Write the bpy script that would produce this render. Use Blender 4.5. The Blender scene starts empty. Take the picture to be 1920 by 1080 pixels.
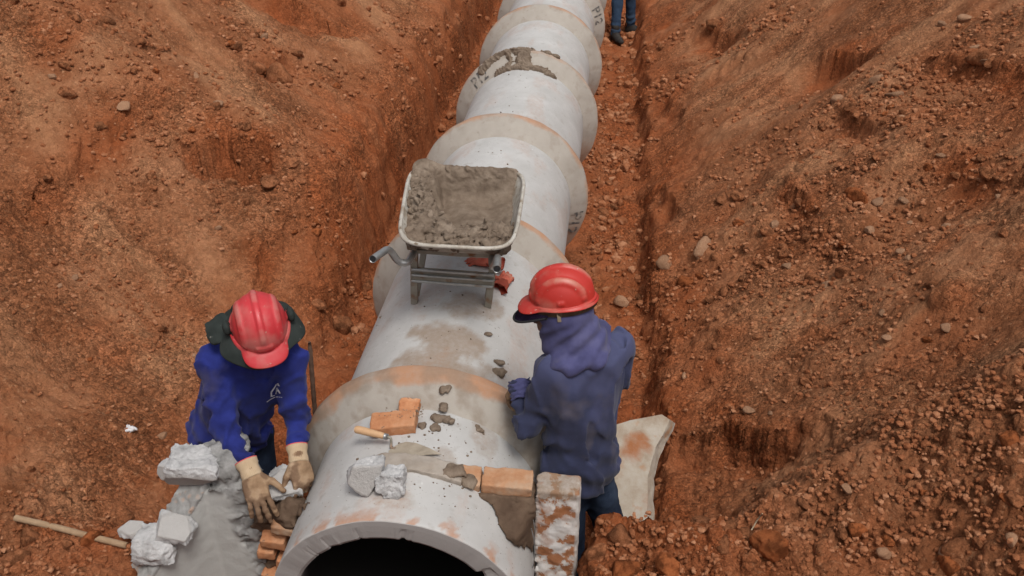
import bpy, bmesh, math, random
import numpy as np
from mathutils import Vector, Matrix
from mathutils.bvhtree import BVHTree

# ------------------------------------------------------------------ camera, light, exposure
scn = bpy.context.scene
COL = scn.collection
CAMP = (0.683, -5.375, 2.913)
PITCH, YAW = 0.553, -0.108
cam = bpy.data.cameras.new('camera'); cam.sensor_width = 36.0; cam.lens = 36.0 * 1700 / 1920
cam.clip_start = 0.05; cam.clip_end = 400
camo = bpy.data.objects.new('camera', cam); COL.objects.link(camo)
camo.location = CAMP
_f = Vector((math.sin(YAW) * math.cos(PITCH), math.cos(YAW) * math.cos(PITCH), -math.sin(PITCH)))
camo.rotation_euler = _f.to_track_quat('-Z', 'Y').to_euler()
scn.camera = camo

SUN_EL, SUN_AZ = math.radians(62), math.radians(150)   # direction the light comes from, clockwise from +Y
w = bpy.data.worlds.new('World'); scn.world = w; w.use_nodes = True
wn, wl = w.node_tree.nodes, w.node_tree.links
sky = wn.new('ShaderNodeTexSky'); sky.sky_type = 'NISHITA'; sky.sun_disc = False
sky.sun_elevation = SUN_EL; sky.sun_rotation = SUN_AZ
sky.air_density = 1.0; sky.dust_density = 6.0; sky.ozone_density = 1.0
hs = wn.new('ShaderNodeHueSaturation'); hs.inputs['Saturation'].default_value = 0.30
wl.new(sky.outputs[0], hs.inputs['Color']); wl.new(hs.outputs[0], wn['Background'].inputs[0])
wn['Background'].inputs[1].default_value = 0.105
sl = bpy.data.lights.new('sun', 'SUN'); sl.energy = 1.5; sl.angle = math.radians(16); sl.color = (1.0, 0.955, 0.90)
so = bpy.data.objects.new('sun', sl); COL.objects.link(so); so.location = (0, 0, 12)
_d = Vector((math.sin(SUN_AZ) * math.cos(SUN_EL), math.cos(SUN_AZ) * math.cos(SUN_EL), math.sin(SUN_EL)))
so.rotation_euler = (-_d).to_track_quat('-Z', 'Y').to_euler()
scn.view_settings.view_transform = 'Standard'; scn.view_settings.look = 'None'
scn.view_settings.exposure = 0.08; scn.view_settings.gamma = 1.0; scn.view_settings.use_curve_mapping = False

# ==NOISE==
_rg = np.random.default_rng(11)
_PT = np.concatenate([_rg.permutation(256)] * 3).astype(np.int32)
_G2 = np.stack([np.cos(np.arange(256) * 2 * np.pi / 256 * 37), np.sin(np.arange(256) * 2 * np.pi / 256 * 37)], -1)
_g = _rg.normal(size=(256, 3)); _G3 = _g / np.linalg.norm(_g, axis=1)[:, None]
def n2(x, y):
    x, y = np.broadcast_arrays(np.asarray(x, float), np.asarray(y, float))
    xi = np.floor(x).astype(np.int32); yi = np.floor(y).astype(np.int32)
    xf = x - xi; yf = y - yi; xi &= 255; yi &= 255
    u = xf ** 3 * (xf * (xf * 6 - 15) + 10); v = yf ** 3 * (yf * (yf * 6 - 15) + 10)
    def g(i, j):
        h = _PT[_PT[(xi + i) & 255] + ((yi + j) & 255)] & 255
        return _G2[h, 0] * (xf - i) + _G2[h, 1] * (yf - j)
    a = g(0, 0); b = g(1, 0); c = g(0, 1); d = g(1, 1)
    return 1.5 * ((a + (b - a) * u) * (1 - v) + (c + (d - c) * u) * v)
def n3(x, y, z):
    xi = np.floor(x).astype(np.int32); yi = np.floor(y).astype(np.int32); zi = np.floor(z).astype(np.int32)
    xf = x - xi; yf = y - yi; zf = z - zi
    u = xf * xf * (3 - 2 * xf); v = yf * yf * (3 - 2 * yf); w_ = zf * zf * (3 - 2 * zf)
    def g(i, j, k):
        h = _PT[_PT[_PT[(xi + i) & 255] + ((yi + j) & 255)] + ((zi + k) & 255)] & 255
        G = _G3[h]
        return G[..., 0] * (xf - i) + G[..., 1] * (yf - j) + G[..., 2] * (zf - k)
    def L(a, b, t): return a + (b - a) * t
    return 1.4 * L(L(L(g(0,0,0), g(1,0,0), u), L(g(0,1,0), g(1,1,0), u), v),
                   L(L(g(0,0,1), g(1,0,1), u), L(g(0,1,1), g(1,1,1), u), v), w_)
def fbm2(x, y, o=4, gain=0.5):
    r = 0; a = 1.0
    for i in range(o):
        r = r + a * n2(x + 17.3 * i, y - 9.1 * i); x = x * 2.03; y = y * 2.03; a *= gain
    return r
def fbm3(p, f, o=4, gain=0.5):
    r = 0; a = 1.0
    for i in range(o):
        r = r + a * n3(p[..., 0] * f + 13.7 * i, p[..., 1] * f - 5.1 * i, p[..., 2] * f + 3.3 * i); f *= 2.03; a *= gain
    return r
def worley_bumps(x, y, f, rmin, rmax, seed=0, dens=1.0):
    """round pebbles embedded in a surface: one per cell, height in metres"""
    X = x * f; Y = y * f
    xi = np.floor(X).astype(np.int32); yi = np.floor(Y).astype(np.int32)
    out = np.zeros_like(X)
    for i in (-1, 0, 1):
        for j in (-1, 0, 1):
            cx = xi + i; cy = yi + j
            h = _PT[_PT[(cx + seed) & 255] + (cy & 255)]
            h2 = _PT[h + ((cx * 7 + cy * 3) & 255)]
            px = cx + (h & 255) / 255.0; py = cy + (h2 & 255) / 255.0
            h3 = _PT[h2 + (cx & 127)]
            rr = rmin + (rmax - rmin) * ((h3 & 255) / 255.0) ** 2
            rr = np.where(((h * 5 + h2) & 255) / 255.0 < dens, rr, 0)
            d2 = ((X - px) ** 2 + (Y - py) ** 2 * (0.7 + 0.6 * ((h2 & 63) / 63.0))) / (f * f)
            out = np.maximum(out, np.sqrt(np.maximum(rr * rr - d2, 0)))
    return out
def sst(a, b, x):
    t = np.clip((x - a) / (b - a), 0, 1); return t * t * (3 - 2 * t)
def smax(a, b, k): return 0.5 * (a + b + np.sqrt((a - b) ** 2 + k * k))
def smin(a, b, k): return 0.5 * (a + b - np.sqrt((a - b) ** 2 + k * k))
# ==TERRAIN==
FLOOR = -0.62
CR = np.array([(0.66, -2.76, 0.24), (1.0, -2.80, 0.31), (1.32, -2.74, 0.34), (1.5, -2.67, 0.40), (1.72, -2.55, 0.50),
               (1.94, -2.43, 0.64), (2.26, -2.45, 0.93), (2.8, -2.35, 1.35), (3.4, -2.3, 1.7), (6, -2.2, 2.2)])
# scarps: x, y of the scarp line's middle, uphill direction, half length, depth, reach downhill
SCARPS = [(-1.90, 0.22, -0.40, 0.92, 0.30, 0.40, 0.30), (-2.25, 2.8, -0.4, 0.92, 0.5, 0.24, 0.5), (-2.05, 1.65, -0.9, 0.3, 0.32, 0.14, 0.4),
          (2.68, 2.35, 0.9, 0.35, 0.36, 0.24, 0.8), (2.0, 0.25, 0.9, 0.2, 0.3, 0.10, 0.4), (1.50, -1.72, 0.55, 0.84, 0.34, 0.26, 0.36), (2.5, 1.05, 0.9, .3, .3, .14, .4),
          (1.35, 3.3, 1.0, 0.1, 0.5, 0.14, 0.4), (1.25, 1.2, 1.0, 0.1, 0.4, 0.10, 0.3), (-2.6, -0.2, -0.9, 0.3, 0.7, 0.07, 0.5),
          (-1.55, -0.55, -1.0, 0.2, 0.45, 0.12, 0.35), (2.9, -0.3, 0.9, 0.3, 0.5, 0.07, 0.5), (3.2, 1.0, 0.9, 0.3, 0.6, 0.10, 0.5),
          (-1.45, -1.45, -1.0, 0.0, 0.35, 0.10, 0.3), (1.9, 4.6, 0.9, 0.3, 0.6, 0.16, 0.6)]
def streak(x, y):
    c = 0.86 * y - 0.5 * np.abs(x); a = -0.86 * np.abs(x) - 0.5 * y
    return n2(a * 0.7 + 8 * np.sign(x), c * 2.4) + 0.5 * n2(a * 1.3 + 3, c * 5.5 + 7) + 0.28 * n2(a * 2.6, c * 12)
def terrain(x, y, detail=True):
    wx = x + 0.05 * n2(x * 2.1, y * 2.1) + 0.02 * n2(x * 7, y * 7)
    wob = 0.05 * n2(y * 0.8, 3.0) + 0.03 * n2(y * 2.7, 9.0) + 0.015 * n2(y * 9, 5.0)
    wobl = 0.07 * n2(y * 0.9, 33.0) + 0.05 * n2(y * 2.3, 19.0) + 0.03 * n2(y * 8, 25.0) + 0.015 * n2(y * 23, 2.0)
    z = FLOOR + 0.02 * fbm2(x * 3, y * 3, 3)
    # right side: low steep cut, then the bank
    t = wx - (1.0 + wob)
    hr = 0.20 + 0.12 * n2(y * 0.7 + 5, 1.0)
    zr = hr * sst(0.0, 0.13, t) + (0.66 + 0.05 * n2(y * .4, 7.0)) * smax(t - 0.05, 0 * t, 0.10) * sst(-0.05, .1, t)
    # left side: taller grooved cut, then the bank
    tl = -(x + 0.03 * n2(x * 3, y * 3)) - (1.10 - 0.09 * sst(-1.2, -.3, y) + wobl)
    Hl = 0.62 * sst(-1.0, 0.5, y) + 0.20 + 0.07 * n2(y * 1.3, 44.0)
    zl = Hl * (0.72 * sst(0.0, 0.13, tl) + 0.28 * sst(0.10, 0.26, tl)) + 0.57 * smax(tl - 0.22, 0 * tl, 0.08) * sst(-.05, .1, tl)
    z = z + zr + zl
    side = np.where(x > 0, t, tl); ramp = sst(0.15, 1.2, side)
    z = z + ramp * (0.09 * fbm2(x * 0.8, y * 0.8 + 4, 2) + 0.040 * streak(x, y))
    fresh = np.clip(1.1 - np.abs(side - 0.12) * 2.2, 0, 1) * 0.9 + np.where(side < 0.02, 0.75, 0)
    # scarps bitten out of the banks
    for (cx, cy, ux, uy, L, D, R) in SCARPS:
        m = (np.abs(x - cx) < 1.3) & (np.abs(y - cy) < 1.3)
        if not m.any(): continue
        n = math.hypot(ux, uy); ax, ay = ux / n, uy / n
        dx = x[m] - cx; dy = y[m] - cy
        u = dx * ax + dy * ay + 0.06 * n2(x[m] * 4 + 3, y[m] * 4) + 0.018 * n2(x[m] * 11, y[m] * 11)
        v = -dx * ay + dy * ax + 0.05 * n2(x[m] * 3, y[m] * 3 + 7)
        lat = np.exp(-(v / L) ** 4)
        dep = np.where(u < 0, np.exp(-(u / R) ** 2 * 2.2), 0) * sst(0.045, -0.075, u)
        z[m] = z[m] - D * dep * lat
        fresh[m] = np.maximum(fresh[m], 0.9 * lat * np.exp(-((u + 0.04) / 0.13) ** 2))
    z = smin(z, 1.95 + 0.12 * fbm2(x * 0.35, y * 0.35, 2), 0.25)
    # spoil heap beside the right stub of the headwall
    yc = np.interp(x, CR[:, 0], CR[:, 1]) + 0.05 * n2(x * 3, 8.0); zc = np.interp(x, CR[:, 0], CR[:, 2])
    dy = y - yc
    md = zc - np.where(dy < 0, 0.30 * -dy, (1.05 + 1.6 * sst(1.5, 1.05, x)) * dy) - 0.02
    md = md - 2.5 * sst(0.75, 0.50, x + 0.03 * n2(y * 6, 2.0) + 0.0)
    z = np.where(x > 0.3, smax(z, md, 0.06), z)
    # spoil against the left wing wall
    dyl = y + 2.93 + 0.04 * n2(x * 3, 4.0)
    ml = 0.11 - np.where(dyl < 0, -0.02 * dyl, 1.0 * dyl) + 0.03 * n2(x * 2.5, y * 2.5)
    ml = ml - 2.5 * sst(-1.12, -0.92, x + 0.45 * (y + 3.0))
    z = np.where(x < -0.6, smax(z, ml, 0.05), z)
    # outlet basin in front of the headwall, then ground rising to where the photographer stands
    bas = sst(-2.80, -2.95, y) * sst(0.66, 0.5, np.abs(x + 0.1) - 0.12)
    z = z - 0.18 * bas
    z = z + (1.35 - z) * sst(-3.75, -5.0, y)
    z = z + 0.6 * sst(11, 16, y) * sst(3.0, 0.5, np.abs(x))
    if detail:
        near = np.exp(-np.maximum(np.abs(x) - 3.5, 0)) * np.exp(-np.maximum(y - 9, 0) / 2)
        rough = 0.55 + 0.45 * sst(-0.3, 0.5, n2(x * 1.1 + 3, y * 1.1)) + 0.5 * fresh
        spoil = sst(-2.2, -2.7, y) * sst(0.5, 0.7, np.abs(x))
        rough = rough + 0.9 * spoil
        z = z + near * rough * (0.016 * fbm2(x * 5, y * 5, 3) + 0.008 * np.abs(fbm2(x * 22, y * 22, 3)) - 0.004)
        flr = sst(0.1, -0.05, side) * sst(-2.75, -2.5, y)
        z = z + near * flr * 0.05 * np.abs(fbm2(x * 4 + 9, y * 4, 4))
        # grooves combed into fresh cut faces
        z = z - near * 0.060 * np.clip(fresh, 0, 1) * sst(0.0, 0.15, side) * np.abs(n2(y * 11 + n2(x * 3, y * 3), x * 2.0)) * (x < 0)
        loose = sst(0.02, 0.35, n2(x * 1.3 + 40, y * 1.1 + 7) + 0.35 * n2(x * 4, y * 4)) * sst(.0, .3, side)
        loose = np.maximum(loose, spoil)
        z = z + near * (0.30 + 0.7 * loose) * worley_bumps(x, y, 16, 0.006, 0.032, 3, 0.6) * 0.55
        z = z + near * (0.35 + 0.65 * loose) * worley_bumps(x, y, 34, 0.004, 0.016, 9, 0.8) * 0.6
        z = z + near * loose * worley_bumps(x, y, 7.5, 0.02, 0.085, 21, 0.35) * 0.55
    return z, np.clip(fresh, 0, 1)
# ==END TERRAIN==

# ------------------------------------------------------------------ object helpers
def tag(o, label=None, cat=None, group=None, kind=None):
    if label: o['label'] = label
    if cat: o['category'] = cat
    if group: o['group'] = group
    if kind: o['kind'] = kind
    return o
def mesh_np(name, V, F, smooth=True):
    V = np.asarray(V, np.float32); F = np.asarray(F, np.int32)
    me = bpy.data.meshes.new(name); k = F.shape[1]
    me.vertices.add(len(V)); me.vertices.foreach_set('co', V.ravel())
    me.loops.add(F.size); me.loops.foreach_set('vertex_index', F.ravel())
    me.polygons.add(len(F)); me.polygons.foreach_set('loop_start', np.arange(0, F.size, k, dtype=np.int32))
    me.update(calc_edges=True)
    me.polygons.foreach_set('use_smooth', np.full(len(F), smooth, dtype=bool))
    me.validate(); return me
def attr(me, name, vals):
    a = me.attributes.new(name, 'FLOAT', 'POINT'); a.data.foreach_set('value', np.asarray(vals, np.float32))
def link(name, me, m=None, parent=None, loc=None):
    o = bpy.data.objects.new(name, me); COL.objects.link(o)
    if m is not None and me is not None:
        me.materials.clear(); me.materials.append(m)
    if parent is not None: o.parent = parent
    if loc is not None: o.location = loc
    return o
def empty(name, loc=(0, 0, 0), rot=(0, 0, 0)):
    o = bpy.data.objects.new(name, None); COL.objects.link(o); o.location = loc; o.rotation_euler = rot
    o.empty_display_size = 0.1; return o
def bm_mesh(bm, name, smooth=False, bevel=0):
    if bevel: bmesh.ops.bevel(bm, geom=bm.edges[:], offset=bevel, segments=2, affect='EDGES', profile=0.5)
    me = bpy.data.meshes.new(name); bm.normal_update(); bm.to_mesh(me); bm.free()
    for p in me.polygons: p.use_smooth = smooth
    return me
def tube_np(pts, r, seg=12, caps=True, hollow=0):
    """swept round tube through points (list of Vector)"""
    P = [Vector(p) for p in pts]; n = len(P); V = []; F = []
    rs = r if hasattr(r, '__len__') else [r] * n
    ref = Vector((0.13, 0.31, 0.94))
    for i in range(n):
        d = (P[min(i + 1, n - 1)] - P[max(i - 1, 0)]).normalized()
        a = d.cross(ref).normalized(); b = d.cross(a).normalized()
        for k in range(seg):
            t = 2 * math.pi * k / seg; V.append(P[i] + rs[i] * (a * math.cos(t) + b * math.sin(t)))
    for i in range(n - 1):
        for k in range(seg):
            k2 = (k + 1) % seg; F.append((i * seg + k, i * seg + k2, (i + 1) * seg + k2, (i + 1) * seg + k))
    return V, F
def tube(bm, pts, r, seg=12, caps=True):
    V, F = tube_np(pts, r, seg)
    vs = [bm.verts.new(v) for v in V]
    for f in F: bm.faces.new([vs[i] for i in f])
    if caps:
        bm.faces.new(vs[:seg]); bm.faces.new(vs[-seg:][::-1])
def smooth_path(pts, n=6):
    P = [Vector(p) for p in pts]; out = []
    for i in range(len(P) - 1):
        p0 = P[max(i - 1, 0)]; p1 = P[i]; p2 = P[i + 1]; p3 = P[min(i + 2, len(P) - 1)]
        for k in range(n):
            t = k / n
            out.append(0.5 * ((2 * p1) + (p2 - p0) * t + (2 * p0 - 5 * p1 + 4 * p2 - p3) * t * t + (3 * p1 - p0 - 3 * p2 + p3) * t ** 3))
    out.append(P[-1]); return out
def box(bm, c, s, M=None):
    vs = []
    for i in (-1, 1):
        for j in (-1, 1):
            for k in (-1, 1):
                v = Vector((i * s[0] / 2, j * s[1] / 2, k * s[2] / 2))
                if M is not None: v = M @ v
                vs.append(bm.verts.new(Vector(c) + v))
    for f in ((0, 1, 3, 2), (4, 6, 7, 5), (0, 4, 5, 1), (2, 3, 7, 6), (0, 2, 6, 4), (1, 5, 7, 3)): bm.faces.new([vs[i] for i in f])
def frame(x, z):
    """3x3 with columns x, y, z from an x axis and an approximate z axis"""
    x = Vector(x).normalized(); z = Vector(z); z = (z - x * z.dot(x)).normalized(); y = z.cross(x)
    return Matrix((x, y, z)).transposed()
# ---- signed-distance modelling on a grid, meshed with surface nets
class SDF:
    def __init__(s, lo, hi, h):
        s.lo = np.array(lo, float); s.h = h
        n = np.ceil((np.array(hi) - s.lo) / h).astype(int) + 1
        s.ax = [s.lo[i] + h * np.arange(n[i]) for i in range(3)]
        s.D = np.full(tuple(n), 1.0)
    def sl(s, a, b, m):
        r = []
        for i in range(3):
            i0 = int(np.clip(np.floor((min(a[i], b[i]) - m - s.lo[i]) / s.h), 0, len(s.ax[i])))
            i1 = int(np.clip(np.ceil((max(a[i], b[i]) + m - s.lo[i]) / s.h) + 1, 0, len(s.ax[i]))); r.append(slice(i0, i1))
        return tuple(r)
    def pts(s, q): return np.stack(np.meshgrid(s.ax[0][q[0]], s.ax[1][q[1]], s.ax[2][q[2]], indexing='ij'), -1)
    def put(s, q, d, k, op):
        o = s.D[q]
        if op == 'u':
            if k > 0:
                h = np.clip(0.5 + 0.5 * (o - d) / k, 0, 1); s.D[q] = o + (d - o) * h - k * h * (1 - h)
            else: s.D[q] = np.minimum(o, d)
        else:
            if k > 0:
                h = np.clip(0.5 - 0.5 * (o + d) / k, 0, 1); s.D[q] = o + (-d - o) * h + k * h * (1 - h)
            else: s.D[q] = np.maximum(o, -d)
    def cap(s, a, b, ra, rb, k=0.03, op='u', fold=None):
        a = np.array(a, float); b = np.array(b, float); q = s.sl(a, b, max(ra, rb) + k + 0.03); P = s.pts(q)
        ab = b - a; L = np.linalg.norm(ab); t = np.clip(((P - a) @ ab) / (L * L), 0, 1)
        rad = ra + (rb - ra) * t
        if fold is not None:
            amp, fr, t0, t1 = fold
            ph = n3(P[..., 0] * 9, P[..., 1] * 9, P[..., 2] * 9) * 2.2
            rad = rad + amp * np.sin(t * L * fr + ph) * sst(t0, t1, t)
        s.put(q, np.linalg.norm(P - a - t[..., None] * ab, axis=-1) - rad, k, op)
    def ell(s, c, r, M=None, k=0.03, op='u'):
        c = np.array(c, float); m = max(r); q = s.sl(c, c, m + k + 0.03); p = s.pts(q) - c
        if M is not None: p = p @ np.array(M)
        r = np.array(r, float); k0 = np.linalg.norm(p / r, axis=-1); k1 = np.linalg.norm(p / (r * r), axis=-1)
        s.put(q, np.where(k1 > 1e-9, k0 * (k0 - 1) / np.maximum(k1, 1e-9), -m), k, op)
    def box(s, c, hs_, M=None, rnd=0.005, k=0.0, op='u'):
        c = np.array(c, float); m = float(np.linalg.norm(hs_)); q = s.sl(c, c, m + k + 0.03); p = s.pts(q) - c
        if M is not None: p = p @ np.array(M)
        d = np.abs(p) - (np.array(hs_) - rnd)
        s.put(q, np.linalg.norm(np.maximum(d, 0), axis=-1) + np.minimum(d.max(-1), 0) - rnd, k, op)
    def half(s, p, n, k=0.0):
        """keep the side n points away from"""
        n = np.array(n, float); n /= np.linalg.norm(n); q = (slice(None),) * 3
        s.put(q, -((s.pts(q) - np.array(p)) @ n), k, 'd')
    def disp(s, fn, band=0.05):
        m = np.abs(s.D) < band; I = np.argwhere(m)
        P = np.stack([s.ax[i][I[:, i]] for i in range(3)], -1); s.D[m] += fn(P)
    def mesh(s, name, relax=1):
        V = s.D; nx, ny, nz = V.shape; S = V < 0
        C = [(i, j, k) for i in (0, 1) for j in (0, 1) for k in (0, 1)]
        cnt = sum(S[i:nx - 1 + i, j:ny - 1 + j, k:nz - 1 + k].astype(np.int8) for i, j, k in C)
        act = (cnt > 0) & (cnt < 8); I = np.argwhere(act); idx = np.full(act.shape, -1, np.int32); idx[act] = np.arange(len(I))
        acc = np.zeros((len(I), 3)); num = np.zeros(len(I))
        for a in C:
            for b in C:
                if sum(abs(a[i] - b[i]) for i in range(3)) != 1 or a > b: continue
                va = V[I[:, 0] + a[0], I[:, 1] + a[1], I[:, 2] + a[2]]; vb = V[I[:, 0] + b[0], I[:, 1] + b[1], I[:, 2] + b[2]]
                m = (va < 0) != (vb < 0); t = np.where(m, va / np.where(m, va - vb, 1), 0)
                p = np.array(a) + t[:, None] * (np.array(b) - np.array(a)); acc += np.where(m[:, None], p, 0); num += m
        X = s.lo + s.h * (I + acc / num[:, None]); F = []
        for d in range(3):
            e, f = (d + 1) % 3, (d + 2) % 3
            sl0 = [slice(None)] * 3; sl1 = [slice(None)] * 3; sl0[d] = slice(0, -1); sl1[d] = slice(1, None)
            A = S[tuple(sl0)]; B = S[tuple(sl1)]; E_ = np.argwhere(A != B)
            ok = (E_[:, e] > 0) & (E_[:, f] > 0) & (E_[:, e] < V.shape[e] - 1) & (E_[:, f] < V.shape[f] - 1); E_ = E_[ok]
            ins = A[E_[:, 0], E_[:, 1], E_[:, 2]]
            q = []
            for (oe, of) in ((-1, -1), (0, -1), (0, 0), (-1, 0)):
                J = E_.copy(); J[:, e] += oe; J[:, f] += of; q.append(idx[J[:, 0], J[:, 1], J[:, 2]])
            Q = np.stack(q, -1); Q[~ins] = Q[~ins][:, ::-1]; F.append(Q)
        F = np.concatenate(F); F = F[(F >= 0).all(1)]
        for _ in range(relax):
            sm = np.zeros_like(X); n_ = np.zeros(len(X))
            for a in range(4):
                np.add.at(sm, F[:, a], X[F[:, (a + 1) % 4]] + X[F[:, a - 1]]); np.add.at(n_, F[:, a], 2)
            X = X + 0.5 * (sm / np.maximum(n_, 1)[:, None] - X)
        return mesh_np(name, X, F)

# ------------------------------------------------------------------ materials
def mk(name, cols, scale=6.0, rough=0.9, bump=0.2, bscale=40.0, spec=0.25, detail=8, extra=None, metal=0.0, rand=0.0, fine=None, stops=None, sheen=0, dist=0.01):
    """cols: ramp of base colours over noise; extra: list of (attribute, colour, strength); fine: (colour, scale, lo, hi) speckle"""
    m = bpy.data.materials.new(name); m.use_nodes = True; N, Lk = m.node_tree.nodes, m.node_tree.links
    b = N['Principled BSDF']; tc = N.new('ShaderNodeTexCoord')
    no = N.new('ShaderNodeTexNoise'); no.inputs['Scale'].default_value = scale; no.inputs['Detail'].default_value = detail; no.inputs['Roughness'].default_value = 0.62
    Lk.new(tc.outputs['Object'], no.inputs['Vector'])
    cr = N.new('ShaderNodeValToRGB'); st = stops or np.linspace(0.32, 0.68, len(cols))
    cr.color_ramp.elements[0].position = st[0]; cr.color_ramp.elements[0].color = (*cols[0], 1)
    cr.color_ramp.elements[1].position = st[-1]; cr.color_ramp.elements[1].color = (*cols[-1], 1)
    for c, p in list(zip(cols, st))[1:-1]:
        e = cr.color_ramp.elements.new(p); e.color = (*c, 1)
    Lk.new(no.outputs['Fac'], cr.inputs['Fac']); out = cr.outputs['Color']
    def mix(fac, col, strength=1.0):
        nonlocal out
        mx = N.new('ShaderNodeMix'); mx.data_type = 'RGBA'
        if strength != 1.0:
            mu = N.new('ShaderNodeMath'); mu.operation = 'MULTIPLY'; mu.inputs[1].default_value = strength; Lk.new(fac, mu.inputs[0]); fac = mu.outputs[0]
        Lk.new(fac, mx.inputs[0]); Lk.new(out, mx.inputs[6]); mx.inputs[7].default_value = (*col, 1); out = mx.outputs[2]
    if fine:
        for (col, sc, lo, hi) in ([fine] if not isinstance(fine, list) else fine):
            n2_ = N.new('ShaderNodeTexNoise'); n2_.inputs['Scale'].default_value = sc; n2_.inputs['Detail'].default_value = 5
            Lk.new(tc.outputs['Object'], n2_.inputs['Vector'])
            mr = N.new('ShaderNodeMapRange'); mr.inputs[1].default_value = lo; mr.inputs[2].default_value = hi
            Lk.new(n2_.outputs['Fac'], mr.inputs[0]); mix(mr.outputs[0], col)
    hf_ = None
    for (an, col, stg) in (extra or []):
        a = N.new('ShaderNodeAttribute'); a.attribute_name = an; fac = a.outputs['Fac']
        if an in ('orange', 'mud', 'dirt', 'scuff'):      # break smooth attribute edges up with fine noise
            if hf_ is None:
                hf_ = N.new('ShaderNodeTexNoise'); hf_.inputs['Scale'].default_value = 38 if an != 'dusty' else 12; hf_.inputs['Detail'].default_value = 7; hf_.inputs['Roughness'].default_value = 0.7
                Lk.new(tc.outputs['Object'], hf_.inputs['Vector'])
            md = N.new('ShaderNodeMath'); md.operation = 'MULTIPLY_ADD'; Lk.new(hf_.outputs['Fac'], md.inputs[0]); md.inputs[1].default_value = 1.1; Lk.new(fac, md.inputs[2])
            m2 = N.new('ShaderNodeMapRange'); m2.inputs[1].default_value = 0.50; m2.inputs[2].default_value = 1.60; Lk.new(md.outputs[0], m2.inputs[0])
            m3 = N.new('ShaderNodeMath'); m3.operation = 'MULTIPLY'; Lk.new(m2.outputs[0], m3.inputs[0])
            m4 = N.new('ShaderNodeMapRange'); m4.inputs[2].default_value = 0.12; Lk.new(fac, m4.inputs[0]); Lk.new(m4.outputs[0], m3.inputs[1]); fac = m3.outputs[0]
        mix(fac, col, stg)
    if rand:
        oi = N.new('ShaderNodeObjectInfo'); mr = N.new('ShaderNodeMapRange'); mr.inputs[3].default_value = 1 - rand; mr.inputs[4].default_value = 1 + rand
        Lk.new(oi.outputs['Random'], mr.inputs[0]); hv = N.new('ShaderNodeHueSaturation'); Lk.new(mr.outputs[0], hv.inputs['Value'])
        Lk.new(out, hv.inputs['Color']); out = hv.outputs[0]
    Lk.new(out, b.inputs['Base Color']); b.inputs['Roughness'].default_value = rough; b.inputs['Metallic'].default_value = metal
    b.inputs['Specular IOR Level'].default_value = spec
    if sheen: b.inputs['Sheen Weight'].default_value = sheen; b.inputs['Sheen Roughness'].default_value = 0.5
    if bump:
        nb = N.new('ShaderNodeTexNoise'); nb.inputs['Scale'].default_value = bscale; nb.inputs['Detail'].default_value = 8; nb.inputs['Roughness'].default_value = 0.7
        Lk.new(tc.outputs['Object'], nb.inputs['Vector']); bp = N.new('ShaderNodeBump'); bp.inputs['Strength'].default_value = bump; bp.inputs['Distance'].default_value = dist
        Lk.new(nb.outputs['Fac'], bp.inputs['Height']); Lk.new(bp.outputs[0], b.inputs['Normal'])
    return m
ORANGE = (0.30, 0.068, 0.016)
M = {}
M['soil'] = mk('red_soil', [(0.205, 0.078, 0.035), (0.30, 0.121, 0.056), (0.375, 0.170, 0.086)], 2.6, 0.97, 0.9, 60, 0.1, 10,
               extra=[('dust', (0.43, 0.212, 0.108), 0.65), ('damp', (0.22, 0.076, 0.030), 0.40), ('fresh', (0.315, 0.082, 0.026), 0.8)], fine=[((0.19, 0.064, 0.025), 7, 0.54, 0.78), ((0.46, 0.235, 0.125), 42, 0.58, 0.74), ((0.16, 0.053, 0.022), 90, 0.60, 0.74)], dist=0.02)
M['clod'] = mk('soil_clod', [(0.20, 0.073, 0.031), (0.31, 0.118, 0.052), (0.40, 0.178, 0.09)], 9, 0.97, 0.6, 60, 0.1, rand=0.2)
M['clod_orange'] = mk('orange_clod', [(0.25, 0.072, 0.024), (0.35, 0.115, 0.042)], 9, 0.97, 0.5, 60, 0.1, rand=0.15)
M['pale_stone'] = mk('pale_stone', [(0.25, 0.12, 0.066), (0.38, 0.23, 0.14)], 12, 0.95, 0.5, 50, 0.15, rand=0.2)
M['gravel'] = mk('gravel', [(0.19, 0.066, 0.028), (0.30, 0.115, 0.052), (0.43, 0.21, 0.115)], 11, 0.97, 0.4, 90, 0.1, 3)
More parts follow.
